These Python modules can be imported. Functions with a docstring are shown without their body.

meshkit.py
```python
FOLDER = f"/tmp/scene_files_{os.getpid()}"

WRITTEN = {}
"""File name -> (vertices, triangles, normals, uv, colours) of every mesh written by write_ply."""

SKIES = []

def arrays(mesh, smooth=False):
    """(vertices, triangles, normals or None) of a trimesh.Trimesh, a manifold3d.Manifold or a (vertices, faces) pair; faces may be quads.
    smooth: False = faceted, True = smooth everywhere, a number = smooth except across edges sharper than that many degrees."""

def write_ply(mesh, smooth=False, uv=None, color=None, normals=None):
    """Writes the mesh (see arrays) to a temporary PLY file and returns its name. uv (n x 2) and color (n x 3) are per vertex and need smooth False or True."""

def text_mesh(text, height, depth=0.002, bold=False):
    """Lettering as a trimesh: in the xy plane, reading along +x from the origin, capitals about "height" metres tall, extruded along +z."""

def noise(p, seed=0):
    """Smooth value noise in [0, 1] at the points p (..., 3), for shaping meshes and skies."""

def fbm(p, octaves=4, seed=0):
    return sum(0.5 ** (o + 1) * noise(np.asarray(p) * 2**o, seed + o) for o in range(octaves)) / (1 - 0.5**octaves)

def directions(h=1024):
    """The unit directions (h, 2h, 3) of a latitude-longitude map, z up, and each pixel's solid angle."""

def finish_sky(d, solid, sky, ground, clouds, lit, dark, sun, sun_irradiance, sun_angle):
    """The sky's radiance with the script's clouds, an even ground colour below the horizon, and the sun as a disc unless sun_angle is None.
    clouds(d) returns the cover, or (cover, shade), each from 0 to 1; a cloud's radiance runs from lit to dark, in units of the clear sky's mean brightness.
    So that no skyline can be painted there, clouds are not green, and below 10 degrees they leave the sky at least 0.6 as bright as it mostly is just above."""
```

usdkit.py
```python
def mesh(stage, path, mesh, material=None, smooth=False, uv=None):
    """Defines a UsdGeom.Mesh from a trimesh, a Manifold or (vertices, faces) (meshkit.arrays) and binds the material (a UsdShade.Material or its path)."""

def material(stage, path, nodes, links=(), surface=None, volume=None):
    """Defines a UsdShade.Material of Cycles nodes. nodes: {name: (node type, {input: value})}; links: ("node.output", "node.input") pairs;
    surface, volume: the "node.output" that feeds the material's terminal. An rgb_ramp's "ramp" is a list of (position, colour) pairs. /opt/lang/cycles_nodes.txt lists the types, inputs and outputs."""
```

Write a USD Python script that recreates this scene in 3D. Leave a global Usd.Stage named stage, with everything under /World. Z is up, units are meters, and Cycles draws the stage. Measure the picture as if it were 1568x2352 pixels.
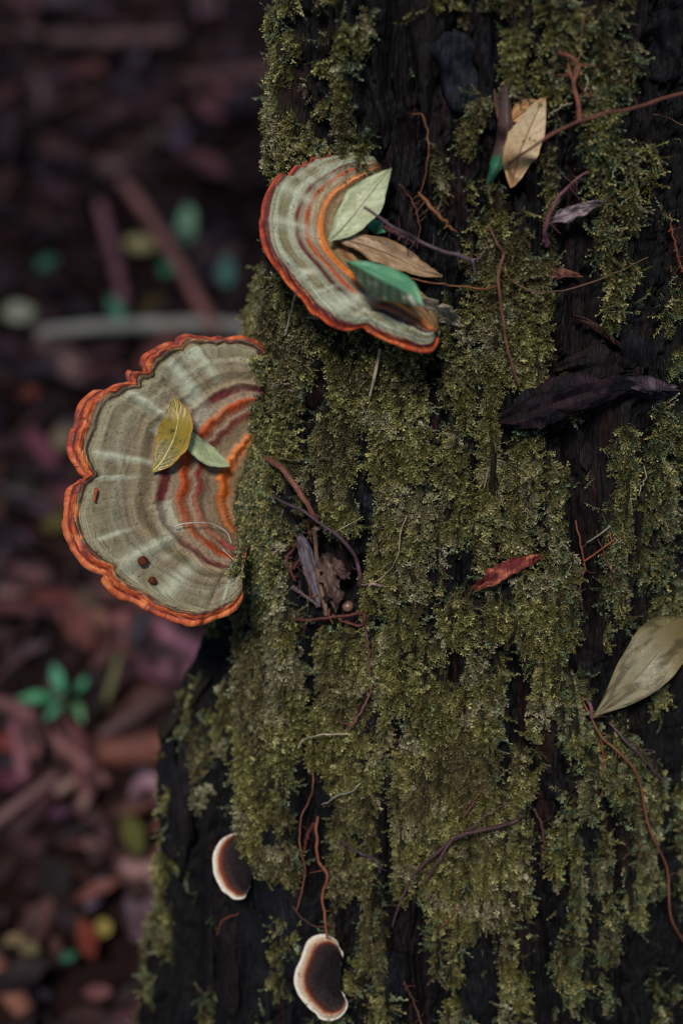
import math, random
import numpy as np
import trimesh
import usdkit, meshkit
from scipy import ndimage
from pxr import Usd, UsdGeom, UsdLux, UsdShade, Gf, Sdf, Vt

rng = np.random.default_rng(7)
random.seed(7)
stage = Usd.Stage.CreateInMemory()
UsdGeom.SetStageUpAxis(stage, UsdGeom.Tokens.z)
UsdGeom.SetStageMetersPerUnit(stage, 1.0)
UsdGeom.Xform.Define(stage, '/World')
UsdGeom.Scope.Define(stage, '/World/Looks')

# ------------------------------------------------------------------ camera, sky, sun
PITCH = math.radians(47)
CAM = np.array([0.0, 0.0, 1.1])
DIR = np.array([0.0, math.cos(PITCH), -math.sin(PITCH)])
UPV = np.array([0.0, math.sin(PITCH), math.cos(PITCH)])
RGT = np.array([1.0, 0.0, 0.0])
FOCAL, APERTURE = 50.0, 24.0
cam = UsdGeom.Camera.Define(stage, '/World/camera')
cam.CreateFocalLengthAttr(FOCAL)
cam.CreateHorizontalApertureAttr(APERTURE)
cam.CreateVerticalApertureAttr(APERTURE * 1024 / 682)
cam.CreateFStopAttr(2.7)
cam.CreateFocusDistanceAttr(0.705)
cam.CreateClippingRangeAttr(Gf.Vec2f(0.02, 1000))
cam.CreateExposureAttr(1.15)
cx = UsdGeom.Xformable(cam)
cx.AddTranslateOp().Set(Gf.Vec3d(*CAM))
cx.AddRotateXYZOp().Set(Gf.Vec3f(90 - math.degrees(PITCH), 0, 0))

SUN = np.array([-0.12, -0.36, 0.9]); SUN /= np.linalg.norm(SUN)
usdkit.material(stage, '/World/Looks/sky_look',
    {'s': ('sky_texture', {'sky_type': 'single_scattering', 'sun_disc': False,
                           'sun_elevation': math.asin(SUN[2]), 'sun_rotation': math.atan2(SUN[0], SUN[1])}),
     'b': ('background_shader', {'strength': 0.05})},
    [('s.color', 'b.color')], surface='b.background')
dome = UsdLux.DomeLight.Define(stage, '/World/sky')
UsdShade.MaterialBindingAPI.Apply(dome.GetPrim()).Bind(UsdShade.Material.Get(stage, '/World/Looks/sky_look'))
dome.GetPrim().SetCustomDataByKey('kind', 'structure')
sun = UsdLux.DistantLight.Define(stage, '/World/sun')
sun.CreateIntensityAttr(0.4); sun.CreateAngleAttr(12.0); sun.CreateNormalizeAttr(True)
sun.CreateColorAttr(Gf.Vec3f(1.0, 0.93, 0.84))
sun.GetPrim().SetCustomDataByKey('kind', 'structure')
zq = Gf.Rotation(Gf.Vec3d(0, 0, 1), Gf.Vec3d(*SUN))
UsdGeom.Xformable(sun).AddOrientOp().Set(Gf.Quatf(zq.GetQuat()))

# ------------------------------------------------------------------ helpers
W, H = 1568.0, 2352.0
K = APERTURE / FOCAL / W
def rays(px, py):
    px, py = np.asarray(px, float), np.asarray(py, float)
    return DIR + ((px - W / 2) * K)[..., None] * RGT + ((H / 2 - py) * K)[..., None] * UPV
def P3(px, py, dep):
    return CAM + np.asarray(dep, float)[..., None] * rays(px, py)
def project(v):
    w = np.asarray(v) - CAM
    d = w @ DIR
    return W / 2 + (w @ RGT) / d / K, H / 2 - (w @ UPV) / d / K, d
def G(px, py, h=0.0):
    r = rays(px, py)
    return CAM + ((h - CAM[2]) / r[..., 2])[..., None] * r

def fbm(p, o=4, seed=0):
    return meshkit.fbm(p, o, seed)
def sstep(a, b, x):
    t = np.clip((x - a) / (b - a), 0, 1)
    return t * t * (3 - 2 * t)
def lin(h):
    c = np.array([int(h[i:i + 2], 16) for i in (1, 3, 5)]) / 255.0
    return np.where(c <= 0.04045, c / 12.92, ((c + 0.055) / 1.055) ** 2.4)
def spline(pts, n):
    """Catmull-Rom through pts, n samples evenly spread by length."""
    p = np.asarray(pts, float)
    if len(p) == 2:
        return p[0] + np.linspace(0, 1, n)[:, None] * (p[1] - p[0])
    q = np.vstack([2 * p[0] - p[1], p, 2 * p[-1] - p[-2]])
    out = []
    for i in range(1, len(q) - 2):
        t = np.linspace(0, 1, 24, endpoint=False)[:, None]
        a, b, c, d = q[i - 1], q[i], q[i + 1], q[i + 2]
        out.append(0.5 * (2 * b + (c - a) * t + (2 * a - 5 * b + 4 * c - d) * t ** 2 + (3 * b - a - 3 * c + d) * t ** 3))
    out = np.vstack(out + [p[-1:]])
    return resample(out, n)
def resample(p, n):
    s = np.r_[0, np.cumsum(np.linalg.norm(np.diff(p, axis=0), axis=1))]
    x = np.linspace(0, s[-1], n)
    return np.stack([np.interp(x, s, p[:, k]) for k in range(p.shape[1])], 1)
def unit(v):
    return v / np.maximum(np.linalg.norm(v, axis=-1, keepdims=True), 1e-12)
def grid_faces(n, m, close=False):
    i, j = np.meshgrid(np.arange(n - 1), np.arange(m if close else m - 1), indexing='ij')
    i, j = i.ravel(), j.ravel()
    j2 = (j + 1) % m
    return np.vstack([np.stack([i * m + j, (i + 1) * m + j, (i + 1) * m + j2], 1),
                      np.stack([i * m + j, (i + 1) * m + j2, i * m + j2], 1)])

names = {}
def numbered(parent, name):
    k = names.get((parent, name), 0)
    names[(parent, name)] = k + 1
    return f'{parent}/{name}' + (f'_{k:03d}' if k else '')
def tag(prim, label=None, cat=None, group=None, kind=None):
    for k, v in (('label', label), ('category', cat), ('group', group), ('kind', kind)):
        if v: prim.SetCustomDataByKey(k, v)
class Thing:
    def __init__(self, name, label, cat, base=(0, 0, 0), group=None, kind=None):
        self.path = numbered('/World', name)
        self.base = np.asarray(base, float)
        self.x = UsdGeom.Xform.Define(stage, self.path)
        self.x.AddTranslateOp().Set(Gf.Vec3d(*map(float, self.base)))
        tag(self.x.GetPrim(), label, cat, group, kind)
def put(parent, name, v, f, mat, col=None, smooth=True, label=None, kind=None, base=None):
    """A mesh part under a Thing, a prim path, or /World; col = per-vertex linear colour."""
    if isinstance(parent, Thing):
        path, off = parent.path, parent.base
    else:
        path, off = parent, np.zeros(3)
    if base is not None: off = base
    p = numbered(path, name)
    m = usdkit.mesh(stage, p, (np.asarray(v) - off, f), mat, smooth=smooth)
    if col is not None:
        c = np.clip(np.broadcast_to(col, (len(v), 3)), 0, 1)
        UsdGeom.PrimvarsAPI(m).CreatePrimvar('tint', Sdf.ValueTypeNames.Color3fArray, 'vertex').Set(Vt.Vec3fArray.FromNumpy(np.ascontiguousarray(c, np.float32)))
    tag(m.GetPrim(), label, kind=kind)
    return p

# ------------------------------------------------------------------ materials (colour comes from a per-vertex tint, broken up by noise)
def look(name, rough=0.6, amp=0.35, scale=400.0, bump=0.0006, bscale=None, spec=0.5, trans=0.0, sheen=0.0, stretch=(1, 1, 1), rrange=0.15):
    n = {'a': ('attribute', {'attribute': 'tint'}),
         'g': ('geometry', {}), 'm': ('mapping', {'scale': stretch}),
         'n': ('noise_texture', {'scale': scale, 'detail': 4.0, 'roughness': 0.6}),
         'n2': ('noise_texture', {'scale': bscale or scale * 1.7, 'detail': 3.0}),
         'r': ('map_range', {'from_min': 0.25, 'from_max': 0.75, 'to_min': 1 - amp, 'to_max': 1 + amp}),
         'x': ('vector_math', {'math_type': 'scale'}),
         'rr': ('map_range', {'from_min': 0.3, 'from_max': 0.7, 'to_min': rough - rrange, 'to_max': rough + rrange}),
         'b': ('bump', {'strength': 0.7, 'distance': bump}),
         'p': ('principled_bsdf', {'roughness': rough, 'specular_ior_level': spec})}
    l = [('g.position', 'm.vector'), ('m.vector', 'n.vector'), ('m.vector', 'n2.vector'), ('n.fac', 'r.value'),
         ('a.color', 'x.vector1'), ('r.result', 'x.scale'), ('x.vector', 'p.base_color'), ('n2.fac', 'rr.value'), ('rr.result', 'p.roughness'),
         ('n2.fac', 'b.height'), ('b.normal', 'p.normal')]
    surf = 'p.BSDF'
    if trans:
        n['t'] = ('translucent_bsdf', {}); n['mx'] = ('mix_closure', {'fac': trans})
        l += [('x.vector', 't.color'), ('p.BSDF', 'mx.closure1'), ('t.BSDF', 'mx.closure2')]
        surf = 'mx.closure'
    return usdkit.material(stage, '/World/Looks/' + name, n, l, surface=surf)
M_bark = look('wet_bark', 0.70, 0.8, 420, 0.003, 800, 0.14, stretch=(1, 0.3, 0.16), rrange=0.2)
M_cap = look('fungus_cap', 0.68, 0.2, 900, 0.0006, 900, 0.2)
M_rim = look('fungus_margin', 0.5, 0.22, 700, 0.0005, 500, 0.4)
M_pore = look('fungus_pores', 0.85, 0.1, 2500, 0.0003, 3000, 0.2)
M_leaf = look('leaf_blade', 0.5, 0.16, 700, 0.0003, 900, 0.4, trans=0.15)
M_gloss = look('glossy_leaf', 0.38, 0.14, 500, 0.0002, 600, 0.5, trans=0.12, rrange=0.08)
M_twig = look('twig_bark', 0.65, 0.35, 900, 0.0004, 1400, 0.35)
M_straw = look('dry_fibre', 0.6, 0.15, 1200, 0.0001, 1500, 0.3)
M_litter = look('forest_litter', 0.7, 0.45, 120, 0.0008, 200, 0.12, rrange=0.2)
M_fallen = look('fallen_leaf_blade', 0.6, 0.3, 200, 0.0005, 300, 0.15, trans=0.1)
M_soil = look('forest_soil', 0.9, 0.6, 45, 0.006, 90, 0.05)
M_seed = look('seed_skin', 0.35, 0.15, 500, 0.0001, 900, 0.5)
M_moss = []
for nm, c0, c1 in (('moss_olive', '#82804a', '#c8c484'), ('moss_pale', '#948f6c', '#ccc6a4'), ('moss_green', '#5a6c4e', '#98aa86'), ('moss_brown', '#706a48', '#a49c70')):
    n = {'o': ('object_info', {}), 'a': ('attribute', {'attribute': 'tint'}),
         'r': ('rgb_ramp', {'ramp': [(0.0, lin(c0) * 0.55), (0.5, lin(c0)), (1.0, lin(c1))]}),
         'x': ('vector_math', {'math_type': 'multiply'}),
         'p': ('principled_bsdf', {'roughness': 0.45, 'specular_ior_level': 0.45}), 't': ('translucent_bsdf', {}), 'mx': ('mix_closure', {'fac': 0.25})}
    M_moss.append(usdkit.material(stage, '/World/Looks/' + nm, n,
        [('o.random', 'r.fac'), ('r.color', 'x.vector1'), ('a.color', 'x.vector2'), ('x.vector', 'p.base_color'), ('x.vector', 't.color'),
         ('p.BSDF', 'mx.closure1'), ('t.BSDF', 'mx.closure2')], surface='mx.closure'))

# ------------------------------------------------------------------ ground
def axis_pts(lo, a, b, hi, fine, n):
    out_l = lo + (a - lo) * (1 - np.linspace(1, 0, n, endpoint=False) ** 3)
    out_r = b + (hi - b) * np.linspace(0, 1, n + 1)[1:] ** 3
    return np.r_[out_l, np.arange(a, b, fine), b, out_r]
gx, gy = axis_pts(-60, -1.3, 0.9, 60, 0.012, 22), axis_pts(-60, -0.3, 3.0, 60, 0.012, 22)
X, Y = np.meshgrid(gx, gy, indexing='ij')
def ground_h(x, y):
    p = np.stack([x, y, 0 * x], -1)
    return 0.05 * (fbm(p * 4, 4, 3) - 0.5) + 0.022 * (fbm(p * 30, 3, 5) - 0.5)
Z = ground_h(X, Y)
V = np.stack([X, Y, Z], -1).reshape(-1, 3)
cn = fbm(V * 9, 4, 11)[:, None]
gc = lin('#2a1f20') * (1 - cn) + lin('#4a3330') * cn
gp = put('/World', 'ground', V, grid_faces(len(gx), len(gy)), M_soil, gc * 0.35)
tag(stage.GetPrimAtPath(gp), 'dark damp forest floor of humus behind the mossy trunk', kind='structure')

# ------------------------------------------------------------------ the trunk
def y_front(z):
    zz = np.linspace(-0.1, 2.6, 1351)
    sl = np.interp(zz, [-0.1, 0, .22, .32, .58, .8, 1.0, 1.5, 2.6], [.3, .35, .6, .86, .70, .57, .40, .15, .08])
    y = np.concatenate([[0], np.cumsum((sl[1:] + sl[:-1]) / 2 * np.diff(zz))])
    return np.interp(z, zz, y - np.interp(.581, zz, y) + 0.484)
XC = 0.075
LEFT_EDGE = [(-200, 672), (0, 664), (350, 634), (600, 616), (800, 602), (950, 582), (1200, 530), (1440, 488), (1560, 446), (1620, 412), (1688, 380), (1716, 384),
             (1800, 392), (1900, 402), (2000, 395), (2150, 360), (2352, 335), (2700, 250)]
def silhouette_r(z):   # how far the left root flare swells out
    zz = np.linspace(-.06, 2.6, 2600)
    yy = y_front(zz) + .125
    dep = (np.stack([0 * zz, yy, zz], -1) - CAM) @ DIR
    py = H / 2 - ((np.stack([0 * zz, yy, zz], -1) - CAM) @ UPV) / dep / K
    e = np.array(LEFT_EDGE, float)
    x = (np.interp(py, e[:, 0], e[:, 1]) - W / 2) * K * dep
    b = XC - x - (0.125 + 0.03 * sstep(0.5, 0.2, zz) + 0.10 * sstep(.25, 0, zz))
    b = np.where((zz > .15) & (zz < .95), b, np.interp(zz, [-.06, .15, .95, 2.6], [.06, b[np.searchsorted(zz, .151)], b[np.searchsorted(zz, .949)], 0]))
    return np.interp(z, zz, b)
zs = np.r_[np.linspace(-0.06, .29, 50, endpoint=False), np.linspace(.29, .88, 560, endpoint=False), .88 + 1.7 * np.linspace(0, 1, 45) ** 1.5]
th = np.radians(np.r_[np.linspace(-202, -14, 400, endpoint=False), np.linspace(-14, 158, 80, endpoint=False)])
TH, ZZ = np.meshgrid(th, zs, indexing='xy')      # rows = height
rx, ry = 0.125 + 0.03 * sstep(0.5, 0.2, ZZ) + 0.10 * sstep(.25, 0, ZZ), 0.11 + 0.05 * sstep(.3, 0, ZZ)
R = (np.abs(np.cos(TH) / rx) ** 2.4 + np.abs(np.sin(TH) / ry) ** 2.4) ** (-1 / 2.4)
left = np.radians(-183)
R = R + silhouette_r(ZZ) * np.exp(-(np.angle(np.exp(1j * (TH - left))) / 0.62) ** 2)
R = R + 0.10 * sstep(.3, 0, ZZ) * np.exp(-(np.angle(np.exp(1j * (TH + 0.3))) / 0.5) ** 2)
YC = y_front(ZZ) + ry
B = np.stack([XC + R * np.cos(TH), YC + R * np.sin(TH), ZZ], -1)
def grid_normals(b):
    du = np.empty_like(b)
    du[:, 1:-1] = b[:, 2:] - b[:, :-2]; du[:, 0] = b[:, 1] - b[:, -1]; du[:, -1] = b[:, 0] - b[:, -2]
    dv = np.gradient(b, axis=0)
    return unit(np.cross(du, dv))
N0 = grid_normals(B)
bpx, bpy, bd = project(B.reshape(-1, 3))
front = (N0.reshape(-1, 3) * (CAM - B.reshape(-1, 3))).sum(1) > -0.02
inframe = front & (bd > .3) & (bpx > 250) & (bpx < 1640) & (bpy > -60) & (bpy < 2420)
bpx, bpy = bpx.reshape(TH.shape), bpy.reshape(TH.shape); inframe = inframe.reshape(TH.shape)
warp = np.stack([TH * 0.13 * 60, ZZ * 1.2 * 45, 0 * ZZ], -1)
wx = (fbm(warp, 4, 21) - .5) * 70 + (fbm(warp * 4.5, 3, 22) - .5) * 44
wy = (fbm(warp, 4, 23) - .5) * 170 + (fbm(warp * 4.5, 3, 24) - .5) * 70
calm = 1 - .65 * sstep(600, 540, bpx) * sstep(1380, 1480, bpy)
QX, QY = bpx + wx * calm, bpy + wy * calm

def inside(poly, x, y):
    poly = np.asarray(poly, float)
    r = np.zeros(x.shape, bool)
    ok = (x > poly[:, 0].min()) & (x < poly[:, 0].max()) & (y > poly[:, 1].min()) & (y < poly[:, 1].max())
    xx, yy = x[ok], y[ok]
    c = np.zeros(xx.shape, bool)
    for (x0, y0), (x1, y1) in zip(poly, np.roll(poly, -1, 0)):
        if y0 != y1:
            c ^= ((y0 > yy) != (y1 > yy)) & (xx < (x1 - x0) * (yy - y0) / (y1 - y0) + x0)
    r[ok] = c
    return r
def line_d(line, x, y):
    best = np.full(x.shape, 1e9)
    line = np.asarray(line, float)
    ok = (x > line[:, 0].min() - 60) & (x < line[:, 0].max() + 60) & (y > line[:, 1].min() - 60) & (y < line[:, 1].max() + 60)
    xx, yy = x[ok], y[ok]; b = np.full(xx.shape, 1e9)
    for (x0, y0), (x1, y1) in zip(line[:-1], line[1:]):
        dx, dy = x1 - x0, y1 - y0
        t = np.clip(((xx - x0) * dx + (yy - y0) * dy) / (dx * dx + dy * dy), 0, 1)
        b = np.minimum(b, np.hypot(xx - x0 - t * dx, yy - y0 - t * dy))
    best[ok] = b
    return best
MOSSY = [
 (.85, [(640, 20), (765, 30), (755, 150), (750, 345), (700, 350), (640, 360), (635, 200), (645, 100)]),
 (.85, [(770, 40), (860, 50), (868, 330), (775, 345)]),
 (.6, [(900, 140), (955, 130), (955, 330), (905, 330)]),
 (.55, [(905, 0), (1050, -40), (1050, 95), (1000, 95), (985, 60), (905, 60)]),
 (.8, [(1000, 210), (1060, 220), (1130, 270), (1130, 340), (1080, 380), (1060, 330), (1010, 300)]),
 (.85, [(1060, 290), (1130, 290), (1130, 400), (1165, 520), (1050, 540), (1045, 430)]),
 (.9, [(1165, -40), (1300, -40), (1295, 130), (1285, 260), (1210, 230), (1165, 180)]),
 (.62, [(1340, 70), (1440, 80), (1455, 300), (1475, 680), (1390, 680), (1330, 300)]),
 (1., [(590, 620), (700, 720), (830, 760), (1000, 800), (1060, 700), (1040, 540), (1160, 530), (1300, 580), (1295, 780), (1240, 850), (1165, 900),
       (1170, 1000), (1290, 1000), (1330, 1120), (1300, 1150), (1315, 1300), (1335, 1480), (1190, 1500), (1200, 1800), (1190, 2000), (1240, 2080),
       (1200, 2130), (1050, 2100), (900, 2060), (870, 2010), (830, 2150), (760, 2200), (700, 1900), (670, 2080), (630, 2000), (560, 1930), (556, 1500), (520, 1250), (500, 1100),
       (570, 980), (590, 800)]),
 (.85, [(1390, 1000), (1700, 950), (1700, 1450), (1440, 1460), (1390, 1300)]),
 (.8, [(1200, 1500), (1330, 1500), (1380, 1660), (1500, 1750), (1700, 1800), (1700, 2050), (1450, 2050), (1420, 2250), (1300, 2200), (1265, 1950), (1195, 1760)]),
 (.55, [(1250, 700), (1300, 650), (1700, 600), (1700, 900), (1470, 880), (1450, 700)]),
 (.5, [(1280, 2000), (1420, 2150), (1370, 2400), (1290, 2400)]),
 (.5, [(432, 1500), (480, 1480), (492, 1800), (450, 1850), (425, 1650)]),
 (.56, [(497, 1420), (548, 1420), (556, 1880), (515, 1900)]),
 (.55, [(418, 1900), (455, 1900), (465, 2130), (425, 2130)]),
 (.45, [(375, 1720), (425, 1720), (415, 2200), (385, 2200)]),
 (.55, [(760, 2050), (875, 2050), (845, 2400), (775, 2400)]),
 (.42, [(835, 2200), (1060, 2240), (1010, 2400), (845, 2400)]),
 (.45, [(1500, 2050), (1700, 2050), (1700, 2400), (1450, 2400)]),
 (.8, [(600, 340), (655, 340), (645, 400), (600, 425)]),
 (.4, [(1480, 300), (1700, 280), (1700, 560), (1500, 560)]),
]
BARE = [
 (.15, [(890, 380), (970, 380), (1060, 500), (1060, 700), (990, 780), (950, 700), (900, 560)]),
 (0, [(735, 790), (770, 790), (760, 900), (735, 1010), (700, 1060), (690, 1040), (715, 940)]),
 (0, [(830, 1120), (873, 1130), (878, 1220), (838, 1230)]),
 (.35, [(690, 1060), (740, 1040), (760, 1180), (700, 1200), (640, 1150), (610, 1070)]),
 (0, [(655, 1230), (720, 1215), (800, 1260), (835, 1330), (845, 1430), (740, 1450), (690, 1440), (660, 1330)]),
 (.1, [(700, 1450), (740, 1440), (745, 1580), (715, 1600)]),
 (.05, [(690, 1720), (735, 1720), (770, 1900), (775, 2140), (690, 2110), (690, 1900)]),
 (.1, [(862, 1790), (890, 1780), (900, 2010), (870, 2010)]),
 (0, [(1038, 1480), (1060, 1480), (1062, 1560), (1033, 1560)]),
 (.1, [(1160, 1500), (1200, 1490), (1222, 1680), (1185, 1700)]),
 (.15, [(1220, 1720), (1310, 1740), (1300, 1850), (1230, 1840)]),
 (0, [(1160, 850), (1260, 850), (1290, 790), (1420, 770), (1560, 880), (1540, 930), (1400, 930), (1390, 1100), (1310, 1110), (1290, 1000), (1160, 1010)]),
 (.2, [(1290, 1160), (1390, 1150), (1390, 1480), (1330, 1490)]),
 (.05, [(1130, 330), (1165, 100), (1170, 420), (1130, 430)]),
 (.1, [(1300, 130), (1340, 60), (1340, 700), (1305, 600)]),
 (0, [(1010, 60), (1100, 80), (1130, 260), (1000, 200)]),
 (0, [(1460, 0), (1640, 0), (1640, 200), (1470, 200)]),
 (.1, [(1200, 1300), (1225, 1290), (1130, 1360), (1095, 1350)]),
]
FURROWS = [  # (half width in photo units, line)
 (9, [(765, 0), (762, 180), (770, 370)]), (15, [(882, -40), (885, 150), (890, 340)]), (12, [(745, 790), (735, 900), (700, 1050)]),
 (9, [(838, 960), (850, 1100), (860, 1220), (842, 1300)]), (7, [(885, 1230), (872, 1500), (862, 1700), (882, 1800), (892, 2060)]),
 (12, [(712, 1440), (722, 1600), (702, 1750), (705, 2050)]), (7, [(1052, 1250), (1046, 1400), (1045, 1570)]), (12, [(1150, 1480), (1190, 1560), (1210, 1700), (1240, 1900), (1250, 2250)]),
 (5, [(1000, 800), (1020, 1000)]), (6, [(1140, 900), (1150, 1100), (1165, 1300)]), (9, [(1208, 640), (1216, 850)]), (14, [(1310, 1000), (1335, 1200), (1355, 1500)]),
 (6, [(1080, 1580), (1096, 1750), (1090, 2000)]), (9, [(970, 1950), (955, 2380)]), (13, [(556, 1420), (558, 1700), (556, 1960)]), (10, [(492, 1460), (496, 1930)]),
 (9, [(660, 700), (650, 860), (640, 980)]), (10, [(1300, 1480), (1370, 1700), (1420, 2000), (1440, 2380)]), (8, [(640, 380), (628, 600)]), (10, [(1145, 0), (1150, 300), (1200, 450)]),
 (6, [(960, 1100), (930, 1300), (940, 1420)]), (10, [(430, 1750), (436, 2000), (440, 2380)]), (12, [(1470, 200), (1480, 700)]), (10, [(690, 40), (700, 340)]),
]
Mv = np.where(bpx > 590, .40, .27)
for v, p in MOSSY: Mv = np.where(inside(p, QX, QY), v, Mv)
for v, p in BARE: Mv = np.where(inside(p, QX, QY), np.minimum(v + .06, Mv), Mv)
Mv = np.where(inframe, Mv * (1 - .5 * sstep(660, 610, bpx) * sstep(700, 500, bpy)), 0.2)
Mv = ndimage.gaussian_filter(Mv, 2.0)
Fd = np.zeros(TH.shape)
wxs = (fbm(warp * 1.5, 3, 31) - .5) * 36
for hw, l in FURROWS:
    Fd = np.maximum(Fd, np.exp(-(line_d(l, bpx + wxs, bpy) / (hw * 1.25)) ** 2))
Fd = np.where(inframe, Fd, 0)
s_ = np.stack([TH * 0.13, ZZ * 1.25, R * 0.3], -1)
rn = fbm(s_ * [58, 7, 20] + np.stack([wx * .012, 0 * wx, 0 * wx], -1), 3, 41)
rf = np.exp(-(np.abs(rn - 0.5) / 0.05) ** 2)                 # natural fissures that run along the grain
Fall = np.clip(np.maximum(Fd, rf * (0.85 - 0.25 * Mv) * sstep(.35, .6, fbm(s_ * [20, 14, 20], 2, 45) + .12)), 0, 1)
fine = fbm(s_ * [320, 38, 90], 4, 43) - .5
med = fbm(s_ * [110, 22, 60], 3, 47) - .5
lump = fbm(s_ * [150, 120, 100], 3, 51)
moss = sstep(.44, .68, Mv * .98 + (fbm(s_ * [250, 17, 90], 4, 53) - .5) * 1.7 + (fbm(s_ * [150, 70, 60], 4, 54) - .5) * 1.0 - Fall * 1.15)
plate = np.where(inframe, inside([(520, 1080), (700, 1080), (700, 2000), (560, 1940), (558, 1500)], bpx + wx * .3, bpy), 0)
plate = ndimage.gaussian_filter(plate.astype(float), 3)
gouge = ndimage.gaussian_filter(np.where(inframe & inside([(655, 1220), (720, 1205), (800, 1260), (835, 1330), (845, 1430), (740, 1450), (690, 1440)], bpx, bpy), 1.0, 0), 5)
gouge += ndimage.gaussian_filter(np.where(inframe & inside([(1290, 960), (1390, 960), (1395, 1100), (1315, 1100)], bpx, bpy), 1.0, 0), 5)
disp = 0.0045 * (rn - .5) * 2 - 0.011 * Fall + 0.0030 * fine + 0.0028 * med + 0.0035 * (np.abs(fbm(s_ * [190, 16, 60], 3, 49) - .5) * 2 - .3) + moss * (0.0015 + 0.003 * lump) + 0.007 * plate - 0.008 * gouge + 0.0045 * (1 - np.abs(2 * ((fbm(s_ * [75, 5, 30], 2, 67) * 7) % 1) - 1) ** 1.5 - .4)
damp = sstep(0, .25, ZZ) * (1 - 0.3 * sstep(.9, 1.4, ZZ))
TV = B + N0 * (disp * (0.5 + 0.5 * damp))[..., None]
bark_a, bark_b, bark_c = lin('#0c0b0e'), lin('#150f11'), lin('#0f1116')
t1, t2 = fbm(s_ * [40, 9, 30], 4, 61)[..., None], sstep(.5, .7, fbm(s_ * [90, 10, 60], 4, 63))[..., None]
tc = bark_a * (1 - t1) + bark_c * t1
tc = tc * (1 - t2) + bark_b * t2
red = (sstep(.58, .75, fbm(s_ * [160, 26, 90], 4, 65)) * (1 - moss))[..., None] * 0.5
tc = tc * (1 - red) + lin('#341a18') * red
tc = tc * .62 * (1 - 0.9 * moss[..., None]) + lin('#1c1a0e') * 0.9 * moss[..., None]
TF = grid_faces(len(zs), len(th), close=True)
trunk = Thing('mossy_tree', 'old leaning tree trunk with dark furrowed bark under patchy green moss', 'tree', (XC, float(y_front(0.0)) + .11, 0))
put(trunk, 'trunk', TV.reshape(-1, 3), TF, M_bark, tc.reshape(-1, 3))

# depth of whatever stands nearest the camera, to rest small things on real surfaces
BIN = 7.0
zb_w, zb_h = int(W / BIN) + 40, int(H / BIN) + 40
zbuf = np.full((zb_h, zb_w), np.inf)
def zb_add(v):
    px, py, d = project(np.asarray(v).reshape(-1, 3))
    i, j = ((py + 140) / BIN).astype(int), ((px + 140) / BIN).astype(int)
    ok = (i >= 0) & (j >= 0) & (i < zb_h) & (j < zb_w) & (d > .2)
    np.minimum.at(zbuf, (i[ok], j[ok]), d[ok])
    global zfill
    z = ndimage.median_filter(np.where(np.isinf(zbuf), 9, zbuf), 3)
    bad = z > 1.05
    idx = ndimage.distance_transform_edt(bad, return_distances=False, return_indices=True)
    zfill = ndimage.gaussian_filter(z[tuple(idx)], 0.8)
zb_add(TV[:, :400])
def D(px, py):
    return ndimage.map_coordinates(zfill, [np.atleast_1d((np.asarray(py, float) + 140) / BIN - .5), np.atleast_1d((np.asarray(px, float) + 140) / BIN - .5)], order=1, mode='nearest')
def on(px, py, lift=0.0):
    d = D(px, py) - lift
    return P3(np.atleast_1d(np.asarray(px, float)), np.atleast_1d(np.asarray(py, float)), d)

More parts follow.
